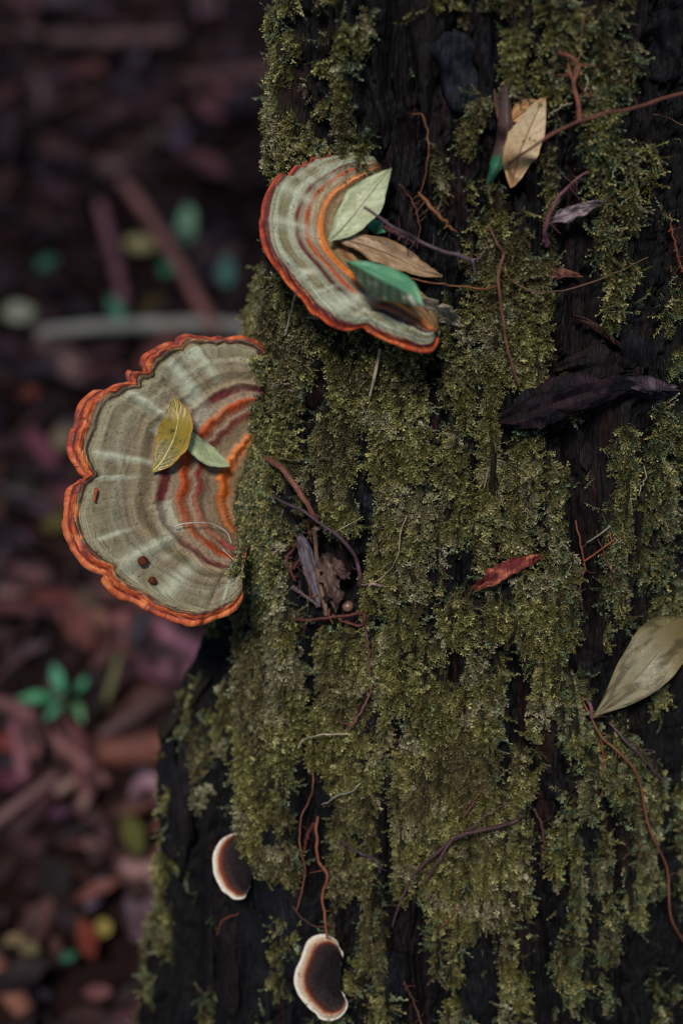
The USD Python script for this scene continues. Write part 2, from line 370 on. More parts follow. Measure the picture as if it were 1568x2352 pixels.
# ------------------------------------------------------------------ moss shoots
def shoot(seed, curl, n_leaf, lw, ll):
    r = np.random.default_rng(seed)
    V, F, C = [], [], []
    bend = r.uniform(-.5, .5, 2) * curl
    def spine(h): return np.array([bend[0] * h * h, bend[1] * h * h, h])
    for k in range(n_leaf):
        h = 0.12 + 0.85 * k / (n_leaf - 1)
        a = k * 2.4 + r.uniform(-.5, .5)
        out = np.array([math.cos(a), math.sin(a), 0])
        up = r.uniform(.35, .8) + .5 * (h > .85)
        d = unit(out + np.array([0, 0, up]))
        side = unit(np.cross(d, [0, 0, 1]))
        L, w = ll * r.uniform(.75, 1.2) * (1.1 - .35 * h), lw * r.uniform(.8, 1.2)
        b = spine(h)
        droop = np.array([0, 0, -.12 * L])
        pts = [b, b + d * L * .5 + side * w, b + d * L + droop, b + d * L * .5 - side * w, b + d * L * .5 - np.array([0, 0, .25 * w]) * 1.5]
        o = len(V)
        V += pts
        F += [[o, o + 1, o + 4], [o + 1, o + 2, o + 4], [o + 2, o + 3, o + 4], [o + 3, o, o + 4]]
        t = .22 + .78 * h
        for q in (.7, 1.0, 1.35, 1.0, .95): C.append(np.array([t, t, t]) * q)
    hs = np.linspace(0, 1, 4)
    for i in range(3):
        a, b = spine(hs[i]), spine(hs[i + 1]); o = len(V)
        for c in (a, b):
            for q in range(3): V.append(c + .03 * np.array([math.cos(q * 2.1), math.sin(q * 2.1), 0]))
        for q in range(3):
            q2 = (q + 1) % 3
            F += [[o + q, o + q2, o + 3 + q2], [o + q, o + 3 + q2, o + 3 + q]]
        C += [np.array([.6, .5, .35])] * 6
    return np.array(V), np.array(F), np.array(C)
def quats(zaxis, spin):
    """Quaternions (w, x, y, z) that turn +z to zaxis after a spin about +z."""
    z = unit(zaxis)
    q = np.stack([1 + z[:, 2], -z[:, 1], z[:, 0], 0 * z[:, 0]], 1)
    q[q[:, 0] < 1e-6] = [0, 1, 0, 0]
    q = unit(q)
    c, s = np.cos(spin / 2), np.sin(spin / 2)
    w, x, y, zz = q.T
    return np.stack([w * c - zz * s, x * c + y * s, y * c - x * s, zz * c + w * s], 1)
def instancer(path, protos, idx, pos, q, sc):
    pi = UsdGeom.PointInstancer.Define(stage, path)
    pi.CreatePrototypesRel().SetTargets([Sdf.Path(p) for p in protos])
    pi.CreateProtoIndicesAttr(Vt.IntArray.FromNumpy(idx.astype(np.int32)))
    pi.CreatePositionsAttr(Vt.Vec3fArray.FromNumpy(pos.astype(np.float32)))
    pi.CreateOrientationsAttr(Vt.QuathArray([Gf.Quath(float(a), float(b), float(c), float(d)) for a, b, c, d in q]))
    sc = np.broadcast_to(sc[:, None] if sc.ndim == 1 else sc, (len(pos), 3))
    pi.CreateScalesAttr(Vt.Vec3fArray.FromNumpy(np.ascontiguousarray(sc, np.float32)))
    return pi
def build_moss():
    pi = UsdGeom.PointInstancer.Define(stage, '/World/moss')
    protos = []
    shapes = [shoot(s, c, n, w, l) for s, c, n, w, l in ((1, .9, 13, .085, .44), (2, 1.4, 12, .095, .42), (3, .6, 15, .075, .46), (4, 2.0, 17, .07, .30))]
    for t, mt in enumerate(M_moss):
        for (v, f, c) in shapes:
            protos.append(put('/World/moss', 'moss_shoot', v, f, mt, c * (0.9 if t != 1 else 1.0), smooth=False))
    # sample the trunk's own surface
    N1 = grid_normals(TV)
    a = np.linalg.norm(np.cross(np.gradient(TV, axis=1), np.gradient(TV, axis=0)), axis=-1)
    face = (N1 * unit(CAM - TV)).sum(-1)
    wgt = a * np.clip(moss, 0, 1) * (ZZ > .05) * (ZZ < 1.25)
    wgt *= np.where(inframe, 1.0, 0.10)
    NS = int(min(135000, wgt.sum() / (1.3e-3 ** 2)))
    pick = rng.choice(wgt.size, NS, p=(wgt / wgt.sum()).ravel())
    pos = TV.reshape(-1, 3)[pick]; nrm = N1.reshape(-1, 3)[pick]
    mval = moss.ravel()[pick]
    jit = rng.normal(0, .0006, (NS, 3))
    pos = pos + jit - nrm * .0008
    px, py = bpx.ravel()[pick], bpy.ravel()[pick]
    fq = np.stack([pos[:, 0], pos[:, 1], pos[:, 2]], 1)
    lean_n = np.stack([fbm(fq * 55, 2, s) - .5 for s in (71, 72, 73)], 1) * 2.6
    zax = unit(nrm * 0.6 + lean_n * .8 + np.array([-.15, -.1, -.5]) + rng.normal(0, .2, (NS, 3)))
    tone = np.zeros(NS, int)
    f1, f2 = fbm(fq * 38, 3, 81), fbm(fq * 60, 3, 83)
    pale = np.zeros(NS)
    for p in ([(1120, 980), (1270, 1030), (1290, 1260), (1140, 1260)], [(850, 1100), (1000, 1110), (1060, 1260), (890, 1270)], [(1290, 1120), (1400, 1150), (1420, 1300), (1300, 1250)],
              [(900, 130), (960, 130), (960, 330), (900, 330)], [(620, 1500), (570, 1500), (570, 1580), (680, 1560)]):
        pale = np.maximum(pale, inside(p, px, py))
    tone[f1 > .56] = 3
    tone[(f2 > .63)] = 1
    tone[(pale > 0) & (rng.random(NS) < .4)] = 1
    edge = mval < .75
    tone[edge & (rng.random(NS) < .6)] = 2
    tone[(px > 1280) & (rng.random(NS) < .3)] = 2
    tone[(px < 640) & (py < 1400) & (py > 900) & (rng.random(NS) < .5)] = 2
    shp = rng.integers(0, 3, NS)
    wisp = ((px > 1290) & (py < 700)) | edge
    shp = np.where(wisp & (rng.random(NS) < .6), 3, shp)
    size = rng.uniform(.0036, .0063, NS) * np.where(shp == 3, 1.35, 1.0) * (0.7 + .4 * lump.ravel()[pick])
    sc = np.stack([size * rng.uniform(.85, 1.15, NS)] * 2 + [size], 1)
    ex, ey = rng.uniform(515, 625, 9000), rng.uniform(820, 1350, 9000)
    wob_ = (fbm(np.stack([ex * .03, ey * .03, 0 * ex], -1), 3, 95) - .5) * 60
    edge_x = np.interp(ey, [820, 950, 1000, 1060, 1110, 1200, 1290, 1350], [604, 604, 598, 582, 562, 548, 556, 566]) + wob_
    ok = ex > edge_x
    ex, ey = ex[ok][:2600], ey[ok][:2600]
    ne = len(ex)
    epos = on(ex, ey, .001)
    ezax = unit(TOCAM * .7 + np.array([-.5, -.1, -.25]) + rng.normal(0, .3, (ne, 3)))
    esz = rng.uniform(.0038, .0066, ne)
    pos, zax, sc = np.vstack([pos, epos]), np.vstack([zax, ezax]), np.vstack([sc, np.stack([esz] * 3, 1)])
    tone, shp = np.r_[tone, rng.choice([0, 0, 2, 3], ne)], np.r_[shp, rng.integers(0, 4, ne)]
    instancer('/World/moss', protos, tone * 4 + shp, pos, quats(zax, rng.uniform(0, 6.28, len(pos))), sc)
    tag(stage.GetPrimAtPath('/World/moss'), 'dense olive green moss growing over the furrowed trunk', 'moss', kind='stuff')
# ------------------------------------------------------------------ generic builders
def tube(pts, r, sides=8, n=None, rough=.12, seed=0):
    p = spline(pts, n or max(8, min(90, int(len(pts) * 7))))
    m = len(p)
    T = unit(np.gradient(p, axis=0))
    ref = np.array([.3, .5, .8]); nrm = [unit(np.cross(T[0], ref))]
    for i in range(1, m):
        v = nrm[-1] - T[i] * (nrm[-1] @ T[i]); nrm.append(unit(v))
    nrm = np.array(nrm); bi = np.cross(T, nrm)
    rr = np.interp(np.linspace(0, 1, m), np.linspace(0, 1, len(np.atleast_1d(r))), np.atleast_1d(r)) if np.ndim(r) else np.full(m, r)
    a = np.linspace(0, 2 * math.pi, sides, endpoint=False)
    ring = np.cos(a)[None, :, None] * nrm[:, None] + np.sin(a)[None, :, None] * bi[:, None]
    nz = 1 + rough * 2 * (fbm(np.stack([np.arange(m)[:, None] * .35 + 0 * a, 0 * np.arange(m)[:, None] + np.cos(a) * 1.5, 0 * np.arange(m)[:, None] + np.sin(a) * 1.5], -1), 2, seed) - .5)
    v = p[:, None] + ring * (rr[:, None] * nz)[..., None]
    V = np.vstack([v.reshape(-1, 3), p[:1], p[-1:]])
    F = grid_faces(m, sides, close=True)
    c0, c1 = m * sides, m * sides + 1
    k = np.arange(sides); k2 = (k + 1) % sides
    F = np.vstack([F, np.stack([k, k2, np.full(sides, c0)], 1), np.stack([(m - 1) * sides + k2, (m - 1) * sides + k, np.full(sides, c1)], 1)])
    return V, F, np.r_[np.repeat(np.linspace(0, 1, m), sides), 0, 1]
def leaf_mesh(mid, hw, up, prof=.85, peak=.45, foldL=.15, foldR=.15, wave=.0, arch=0, nu=34, nv=10, seed=0, thick=.00028, torn=0.0, curl=0.0):
    """A leaf along the 3-D midrib mid, half width hw (m), facing up; fold* in radians lift each half."""
    q = spline(mid, nu)
    T = unit(np.gradient(q, axis=0))
    upv = np.broadcast_to(up, q.shape)
    Bv = unit(np.cross(T, upv)); Nv = np.cross(Bv, T)
    u = np.linspace(0, 1, nu)
    e = math.log(.5) / math.log(peak)
    w = hw * np.sin(math.pi * np.clip(u, 0, 1) ** e) ** prof
    w[0] = w[-1] = hw * .015
    v = np.linspace(-1, 1, 2 * nv + 1)
    U, Vv = np.meshgrid(u, v, indexing='ij')
    edge = (fbm(np.stack([U * 9, np.sign(Vv) * 3 + seed, 0 * U], -1), 2, seed + 5) - .5)
    wj = w[:, None] * (1 + .22 * edge)
    if torn: wj = wj * (1 - torn * sstep(.45, .6, fbm(np.stack([U * 7, np.sign(Vv) * 2, 0 * U + seed], -1), 2, seed + 9)))
    ang = np.where(Vv < 0, foldL, foldR) + curl * np.abs(Vv)
    out = np.cos(ang) * Vv * wj; lift = np.sin(ang) * np.abs(Vv) * wj
    lift = lift + wave * (fbm(np.stack([U * 6, Vv * 2, 0 * U + seed], -1), 3, seed + 1) - .5) * (.25 + np.abs(Vv))
    lift = lift - .03 * hw * np.cos((U * 11 - np.abs(Vv) * 2.2) * 2 * math.pi) * np.abs(Vv) * (1 - np.abs(Vv)) * 2
    S = q[:, None] + Bv[:, None] * out[..., None] + Nv[:, None] * lift[..., None]
    nrm = grid_n_open(S)
    if (nrm * np.asarray(upv)[:, None]).sum() < 0: nrm = -nrm
    n_, m_ = nu, 2 * nv + 1
    top, bot = S.reshape(-1, 3), (S - nrm * thick).reshape(-1, 3)
    f = grid_faces(n_, m_); 
    fb = f[:, ::-1] + n_ * m_
    idx = np.arange(n_ * m_).reshape(n_, m_)
    loop = np.r_[idx[0, :-1], idx[:-1, -1], idx[-1, :0:-1], idx[:0:-1, 0]]
    l2 = np.roll(loop, -1)
    rim = np.vstack([np.stack([loop, loop + n_ * m_, l2 + n_ * m_], 1), np.stack([loop, l2 + n_ * m_, l2], 1)])
    fn = np.cross(top[f[0, 1]] - top[f[0, 0]], top[f[0, 2]] - top[f[0, 0]])
    V = np.vstack([top, bot])
    F = np.vstack([f, fb, rim])
    if (np.cross(top[f[:, 1]] - top[f[:, 0]], top[f[:, 2]] - top[f[:, 0]]) * nrm.reshape(-1, 3)[f[:, 0]]).sum() < 0: F = F[:, ::-1]
    return V, F, np.r_[U.ravel(), U.ravel()], np.r_[Vv.ravel(), Vv.ravel()], q, Nv, np.r_[np.zeros(n_ * m_), np.ones(n_ * m_)]
def grid_n_open(b):
    return unit(np.cross(np.gradient(b, axis=1), np.gradient(b, axis=0)))
def veins(u, v, n=9, slant=.55, w=.1):
    x = (u - slant * .22 * np.abs(v) * 1.0) * n + np.where(v < 0, .5, 0)
    return np.exp(-(((x % 1) - .5) / w) ** 2) * (np.abs(v) < .93)
def leaf_colour(u, v, side, c, c2=None, lower=None, mixu=None, vein=None, spot=None, spots=.5, spotf=1.0, seed=0, under=None, vstr=.35, edge=None):
    p = np.stack([u * 3, v * 1.5, 0 * u + seed], -1)
    n = fbm(p * 1.6, 3, seed + 2)[:, None]
    col = lin(c) * (0.78 + .44 * n)
    if c2 is not None:
        t = np.clip(np.interp(u, *mixu) + (n[:, 0] - .5) * 1.3, 0, 1)[:, None] if mixu is not None else sstep(.42, .62, fbm(p * 2.1, 3, seed + 4))[:, None]
        col = col * (1 - t) + lin(c2) * (0.8 + .4 * n) * t
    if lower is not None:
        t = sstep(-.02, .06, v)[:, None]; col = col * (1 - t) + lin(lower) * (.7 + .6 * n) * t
    if edge is not None:
        t = sstep(.75, 1.0, np.abs(v))[:, None]; col = col * (1 - t) + lin(edge) * t
    if spot is not None:
        s = sstep(1 - spots * .55, 1 - spots * .55 + .07, fbm(np.stack([u * 16 * spotf, v * 7 * spotf, 0 * u + seed], -1), 3, seed + 6))[:, None]
        col = col * (1 - .85 * s) + lin(spot) * .85 * s
    if vein is not None:
        vv = (veins(u, v) * vstr)[:, None]; col = col * (1 - vv) + lin(vein) * vv
    if under is not None: col = np.where((side > .5)[:, None], lin(under), col)
    return col
TOCAM = -DIR
def facing(tx=0.0, ty=0.0):
    return unit(TOCAM + tx * RGT + ty * UPV)
def leaf(name, label, mid, hw_px, col, cat='leaf', up=None, mat=None, petiole=None, pr=.0006, pcol='#5a4a3a', rib='#8a8468', ribr=.0004, group=None, on_surface=True, seed=0, scale=None, **kw):
    if on_surface:
        m3 = np.vstack([on(a, b, l / 1000)[0] for a, b, l in mid])
        hw = hw_px * K * float(np.mean(project(m3)[2]))
    else:
        m3 = np.asarray(mid, float); hw = hw_px
    up = facing() if up is None else up
    V, F, u, v, q, Nv, side = leaf_mesh(m3, hw, up, seed=seed, **kw)
    t = Thing(name, label, cat, m3.mean(0), group)
    bl_ = put(t, 'blade', V, F, mat or M_leaf, leaf_colour(u, v, side, seed=seed, **col))
    if rib:
        rv, rf, _ = tube(q[1:-1] + Nv[1:-1] * .00012, [ribr, ribr * .25], 6, n=20, rough=.02)
        put(bl_, 'midrib', rv, rf, M_twig, lin(rib), base=t.base)
    if petiole:
        pp = np.vstack([on(a, b, l / 1000)[0] for a, b, l in petiole]) if on_surface else np.asarray(petiole)
        pv, pf, _ = tube(np.vstack([pp, m3[:1]]), [pr, pr * .8], 7, rough=.1)
        put(t, 'petiole', pv, pf, M_twig, lin(pcol))
    return t
def twig(name, label, pts, r_mm, col, cat='twig', col2=None, mat=None, sides=8, n=None, rough=.26, group=None, seed=0, branches=(), part='stem', wob=0.2):
    """pts: (x, y, lift in mm) on the surface below; r in mm."""
    p3 = np.vstack([on(a, b, l / 1000)[0] for a, b, l in pts])
    if wob and len(p3) > 2:
        q = spline(p3, 26); q = q + (np.stack([fbm(np.stack([np.arange(26) * .45, 0 * q[:, 0], 0 * q[:, 0] + seed + hash_(label)], -1), 2, s) for s in (1, 2, 3)], 1) - .5) * wob * .006
        p3 = q
    r = np.atleast_1d(r_mm) / 1000.0 * (.86 if cat in ('root', 'twig') else 1)
    v, f, u = tube(p3, r, sides, n or (60 if len(p3) > 2 else 16), rough, seed)
    if float(np.max(r)) > .00045 and cat in ('root', 'twig'):
        hr = np.random.default_rng(seed * 13 + hash_(label))
        q = spline(p3, 60)
        for _k in range(int(hr.integers(4, 9))):
            i0 = int(hr.integers(3, 56)); tg = unit(q[i0 + 2] - q[i0 - 2])
            d_ = unit(np.cross(tg, TOCAM) * hr.choice([-1, 1]) + tg * hr.uniform(-.6, .9) + TOCAM * hr.uniform(-.5, .3))
            L_ = hr.uniform(.002, .009)
            if hr.random() < .35: L_ = .0012; rk_ = [float(np.max(r)) * .8, float(np.max(r)) * .45]
            else: rk_ = [.00022, .0001]
            hv, hf, hu = tube(np.array([q[i0], q[i0] + d_ * L_ * .5, q[i0] + d_ * L_ + hr.normal(0, .0008, 3)]), np.array(rk_), 5, 7, .2, _k)
            f = np.vstack([f, hf + len(v)]); v = np.vstack([v, hv]); u = np.r_[u, hu * 0 + i0 / 60]
    c = (lin(col) * .72 + lin('#3d2c26') * .28) * np.ones((len(v), 1))
    nn = fbm(v * 260, 3, seed + 3)[:, None]
    c = c * (.42 + .8 * nn)
    if col2: c = c * (1 - u[:, None]) + lin(col2) * (.7 + .6 * nn) * u[:, None]
    if not branches:
        path = put('/World', name, v, f, mat or M_twig, c, base=p3.mean(0))
        prim = stage.GetPrimAtPath(path); UsdGeom.Xformable(prim).AddTranslateOp().Set(Gf.Vec3d(*map(float, p3.mean(0))))
        tag(prim, label, cat, group)
        return path
    t = Thing(name, label, cat, p3.mean(0), group)
    main_ = put(t, part, v, f, mat or M_twig, c)
    for bp, br in branches:
        b3 = np.vstack([on(a, b, l / 1000)[0] for a, b, l in bp])
        bv, bf, _ = tube(b3, np.atleast_1d(br) / 1000., 7, 22 if len(b3) > 2 else 8, rough, seed + 5)
        put(main_, 'side_branch', bv, bf, mat or M_twig, base=t.base, col=lin(col) * (.75 + .5 * fbm(bv * 260, 3, seed + 8)[:, None]))
    return t
def hash_(s):
    return sum((i + 1) * ord(c) for i, c in enumerate(s)) % 97

# ------------------------------------------------------------------ bracket fungi
def fungus(name, label, outer, inner, plane_pt, plane_n, stops, thick, NA=460, NT=150, bulge=.006, ridges=(), creases=(), rim_r=.0028, split=.93, noise_t=.02, streak=.10,
           inner_embed=.004, zone_amp=.75, line_amp=.42, fade=0.0, body_col='#8f7c62', rimvar=.0, smooth_o=.035, rings=1.0, flat_in=9.0, rim_w=None, pale_amp=.6, edge_dark=0.0, ncrease=0, lip=.0, rim_drop=.004, wave=.0012, tilt_inner=True, white=None, pore='#6b5f4c', seed=0):
    o2, i2 = spline(np.array(outer, float), NA), spline(np.array(inner, float), NA)
    n = unit(np.asarray(plane_n, float))
    def plane_depth(p):
        r = rays(p[:, 0], p[:, 1])
        return ((plane_pt - CAM) @ n) / (r @ n)
    O = P3(o2[:, 0], o2[:, 1], plane_depth(o2))
    di = plane_depth(i2)
    if tilt_inner: di = np.minimum(D(i2[:, 0], i2[:, 1]) + inner_embed, di + flat_in)
    I = P3(i2[:, 0], i2[:, 1], ndimage.gaussian_filter1d(di, NA / 20))
    t = np.r_[np.linspace(0, .86, NT - 50, endpoint=False), np.linspace(.86, 1.0, 50)]
    a = np.linspace(0, 1, NA)
    Tm, Am = np.meshgrid(t, a, indexing='ij')
    Osm = ndimage.gaussian_filter1d(O, NA * smooth_o, axis=0, mode='nearest')
    bl = (np.clip(Tm, 0, 1) ** 5)[..., None]
    S = I[None] + (Osm[None] * (1 - bl) + O[None] * bl - I[None]) * Tm[..., None]
    radial = np.linalg.norm(O - I, axis=1)[None]
    span = np.linalg.norm(np.diff(O, axis=0), axis=1).sum()
    pn = np.stack([Tm * radial * 40, Am * span * 40, 0 * Tm + seed], -1)
    # colour coordinate follows the growth lines
    tw = Tm + noise_t * ((fbm(np.stack([Am * span * 60, Tm * 3, 0 * Tm + seed], -1), 4, seed + 1) - .5) * 2) * np.clip(1.05 - Tm, 0, .6) * 1.6 \
         + .012 * (fbm(pn * 6, 3, seed + 2) - .5)
    if rim_w is not None:
        wf = np.interp(Am, *rim_w) * (.8 + .4 * fbm(np.stack([Am * span * 40, 0 * Tm, 0 * Tm + seed], -1), 2, seed + 31))
        bw = sstep(.80, .9, Tm)
        tw = tw * (1 - bw) + (1 - (1 - tw) / wf).clip(.72, 1) * bw
    ts = np.array([s[0] for s in stops]); cs = np.array([lin(s[1]) for s in stops])
    col = np.stack([np.interp(tw, ts, cs[:, k]) for k in range(3)], -1)
    if fade:
        fd = (sstep(.40, .66, fbm(np.stack([Am * span * 30, Tm * 5, 0 * Tm + seed], -1), 4, seed + 20)) * (Tm < .57))[..., None] * fade
        col = col * (1 - fd) + lin(body_col) * fd
    if rimvar:
        rv = fbm(np.stack([Am * span * 190, Tm * 42, 0 * Tm + seed], -1), 4, seed + 21)
        rk = (sstep(.5, .72, rv) * (Tm > .93))[..., None] * rimvar
        col = col * (1 - rk) + lin('#5a1f1c') * rk
        rk = (sstep(.55, .75, 1 - rv) * (Tm > .93))[..., None] * rimvar * .8
        col = col * (1 - rk) + lin('#c87a44') * rk
    cr = np.random.default_rng(seed + 77)
    creases = list(creases) + [(a_, a_ + cr.uniform(-.02, .02), cr.uniform(.0012, .003), cr.uniform(-.0012, .0014), cr.uniform(.3, .75), ['#b0b6a2', '#6e6550', None][cr.integers(3)]) for a_ in cr.uniform(.04, .96, ncrease)]
    lines = fbm(np.stack([tw * radial * 1100, Am * span * 26, 0 * Tm + seed], -1), 3, seed + 3)      # concentric growth zones
    zone = fbm(np.stack([tw * 16, Am * 3 + 0 * Tm, 0 * Tm + seed], -1), 2, seed + 12)
    rad = fbm(np.stack([Am * span * 800, Tm * 6, 0 * Tm + seed], -1), 3, seed + 4)                   # radial streaks
    body = (Tm < .9)[..., None]
    col = col * (1 + (lines - .5)[..., None] * line_amp) * (1 + (rad - .5)[..., None] * streak * 4) * np.where(body, 1 + (zone - .5)[..., None] * zone_amp, 1)
    pale = (sstep(.56, .70, fbm(np.stack([Am * span * 42, Tm * radial * 26, 0 * Tm + seed], -1), 4, seed + 5)) * (Tm > .45) * (Tm < .9))[..., None] * pale_amp
    col = col * (1 - pale) + lin('#a9b3a0') * pale * (0.8 + .4 * lines[..., None])
    if edge_dark:
        ed = (sstep(edge_dark, edge_dark * .6, Am + .004 * (rad - .5)) * (Tm < .93) * (Tm > .25))[..., None]; col = col * (1 - ed) + lin('#4a1c26') * ed
    dots = sstep(.77, .83, fbm(pn * [26, 26, 1], 2, seed + 7))[..., None] * .8
    col = col * (1 - dots) + lin('#2a2420') * dots
    h = bulge * np.sin(math.pi * np.clip(Tm, 0, 1) ** 1.2) + wave * 2 * (fbm(np.stack([Am * span * 34, Tm * 2.5, 0 * Tm + seed], -1), 3, seed + 8) - .5) * Tm * 2
    h = h + .0007 * rings * (lines - .5) * 2 + .0004 * (rad - .5)
    h = h + .0007 * rings * (bulge / .008) * np.sin(tw * 58 + 5 * zone) * (1 - .4 * Tm)
    for tc_, wd, am in ridges: h = h + am * np.exp(-((tw - tc_) / wd) ** 2)
    for (a0, a1, wd, am, t0, cc) in creases:       # a fold that runs out to the margin
        d = (Am - (a0 + (a1 - a0) * Tm)) * span
        g = np.exp(-(d / wd) ** 2) * sstep(t0, t0 + .15, Tm)
        h = h + am * g - .6 * am * np.exp(-((d - 1.7 * wd) / wd) ** 2) * sstep(t0, t0 + .15, Tm)
        if cc is not None:
            gc_ = (.6 * g * sstep(.92, .86, Tm))[..., None]; col = col * (1 - gc_) + lin(cc) * gc_
    h = h - rim_drop * sstep(.82, 1.0, Tm) ** 2
    lumps = fbm(np.stack([Am * span * 130, Tm * 14, 0 * Tm + seed], -1), 3, seed + 9)
    h = h + lip * np.exp(-((Tm - .955) / .028) ** 2) * (.3 + 1.4 * lumps)
    S = S + n * h[..., None]
    # rounded rim and the pore surface below
    outd = unit(np.gradient(S, axis=0)[-1])
    outd = unit(outd - n * (outd @ n)[:, None])
    rr = rim_r * (.65 + .7 * lumps[-1])[:, None]
    rings, rcol = [], []
    for k in range(1, 9):
        ang = math.pi * k / 8
        rings.append(S[-1] + outd * rr * math.sin(ang) - n * rr * (1 - math.cos(ang)))
        cc = col[-1].copy()
        if white is not None:
            wq = (sstep(.42, .55, fbm(np.stack([a * 9, 0 * a, 0 * a + seed], -1), 3, seed + 10)) * (white[1]))[:, None] * sstep(1.2, 2.2, ang)
            cc = cc * (1 - wq) + lin(white[0]) * wq
        rcol.append(cc)
    und, ucol = [], []
    base = S[-1] - n * 2 * rr
    for k in np.linspace(0, 1, 26)[1:]:
        tt = 1 - k
        low = I + (O - I) * tt - n * (2 * rim_r + (thick - 2 * rim_r) * k ** .8 * (np.sin(math.pi * np.clip(a, .004, .996)) ** .6)[:, None])
        b = sstep(0, .25, k)
        und.append((S[-1] - n * 2 * rr + (I - O) * k) * (1 - b) + low * b)
        ucol.append(np.broadcast_to(lin(pore), (NA, 3)) * (1 - .0 * k))
    cut = int(np.searchsorted(t, split))
    th_ = Thing(name, label, 'bracket fungus', I[NA // 2])
    capv = S[:cut + 1]; put(th_, 'cap', capv.reshape(-1, 3), grid_faces(len(capv), NA), M_cap, col[:cut + 1].reshape(-1, 3))
    mv = np.concatenate([S[cut:], np.array(rings)]); mc = np.concatenate([col[cut:], np.array(rcol)])
    put(th_, 'margin', mv.reshape(-1, 3), grid_faces(len(mv), NA), M_rim, mc.reshape(-1, 3))
    uv = np.concatenate([np.array(rings)[-1:], np.array(und)]); uc = np.concatenate([np.array(rcol)[-1:], np.array(ucol)])
    put(th_, 'pore_surface', uv.reshape(-1, 3), grid_faces(len(uv), NA), M_pore, uc.reshape(-1, 3))
    return S, n
ZA = lambda L, x0, y0, s: [((x0 + x * s) / 1.59439, (y0 + y * s) / 1.59439) for x, y in L]

F1o = ZA([(900, 230), (893, 185), (870, 130), (800, 100), (740, 95), (700, 90), (685, 88), (650, 110), (600, 110), (560, 112), (530, 125), (470, 125), (440, 128), (430, 150), (395, 155), (380, 168), (360, 188), (338, 172),
          (310, 200), (282, 240), (268, 243), (245, 222), (215, 232), (185, 275), (165, 310), (135, 350), (115, 400), (105, 450), (103, 520), (95, 560), (98, 620), (110, 690), (125, 740),
          (160, 810), (200, 860), (235, 900), (260, 945), (300, 990), (350, 1040), (390, 1080), (420, 1130), (450, 1170), (500, 1200), (560, 1245), (620, 1262), (700, 1268), (790, 1258),
          (820, 1280), (870, 1310), (930, 1335), (1000, 1365), (1080, 1390), (1160, 1410), (1235, 1415), (1268, 1390), (1285, 1340)], 900, 500, .5421)
F1i = ZA([(950, 290), (940, 400), (900, 470), (860, 540), (830, 620), (820, 700), (830, 770), (860, 830), (900, 870), (960, 905), (1050, 950), (1140, 1010), (1220, 1080), (1280, 1160), (1300, 1240), (1298, 1320)], 900, 500, .5421)
tilt = lambda e, x: unit(TOCAM * math.cos(math.radians(e)) + UPV * math.sin(math.radians(e)) + RGT * x)
d1 = float(D(690, 560)[0])
S1, n1 = fungus('bracket_fungus', 'upper crescent bracket fungus carrying four fallen leaves, grey green with a thin orange rim', F1o, F1i, P3(690, 560, np.float64(.672)), tilt(15, -.13),
    [(0, '#665538'), (.2, '#70603f'), (.27, '#8a4c26'), (.29, '#746142'), (.39, '#77674a'), (.41, '#a05628'), (.435, '#cc7a32'), (.46, '#a85a2c'), (.48, '#7d7058'), (.53, '#857862'), (.55, '#94402a'), (.575, '#a04a2a'), (.59, '#82745e'), (.625, '#877d6a'), (.642, '#542426'), (.668, '#5c2c2c'), (.685, '#83856e'),
     (.72, '#929884'), (.76, '#757058'), (.79, '#6f6a50'), (.82, '#5f5a42'), (.87, '#969c88'), (.9, '#7d7a64'), (.915, '#8a8972'), (.932, '#52302c'), (.95, '#4a1c22'), (.968, '#5c2020'), (.978, '#9a3a22'), (1, '#a8421f')],
    flat_in=.012, fade=.25, rimvar=.6, ncrease=9, zone_amp=1.1, pale_amp=.35, thick=.036, bulge=.007, ridges=((.415, .02, .0016), (.56, .02, .001), (.655, .015, -.0010)), creases=((.33, .33, .004, .0012, .45, '#a5ac98'), (.42, .42, .003, .001, .5, '#a5ac98'), (.72, .70, .006, .0025, .2, '#a8ae98'), (.93, .9, .005, .0015, .3, None)),
    rim_r=.0012, split=.93, noise_t=.03, lip=.0006, rim_drop=.003, pore='#8a7a62', seed=3)
zb_add(S1)

F2o = [(606, 812), (602, 796), (588, 782), (575, 776), (548, 770), (520, 772), (508, 768), (490, 772), (465, 769), (440, 766), (418, 770), (408, 777), (406, 785), (392, 784), (370, 797), (352, 808), (334, 818), (327, 830), (334, 844), (333, 851),
       (312, 853), (300, 850), (294, 860), (298, 872), (300, 876), (285, 879), (265, 884), (245, 890), (230, 890), (210, 900), (190, 920), (180, 945), (175, 972), (166, 984), (160, 1010), (165, 1040), (177, 1062), (188, 1078), (200, 1088), (190, 1096), (180, 1102), (168, 1108), (160, 1120), (155, 1150), (152, 1180), (150, 1195), (157, 1225), (165, 1245), (180, 1270), (205, 1295), (236, 1309), (246, 1314), (241, 1330), (260, 1350), (300, 1371), (320, 1378), (345, 1395), (375, 1408), (410, 1418),
       (445, 1424), (470, 1420), (500, 1408), (530, 1395), (548, 1375), (557, 1356), (556, 1340)]
F2i = [(612, 1030), (602, 1060), (590, 1090), (580, 1120), (575, 1150), (573, 1180), (572, 1205), (575, 1230)]
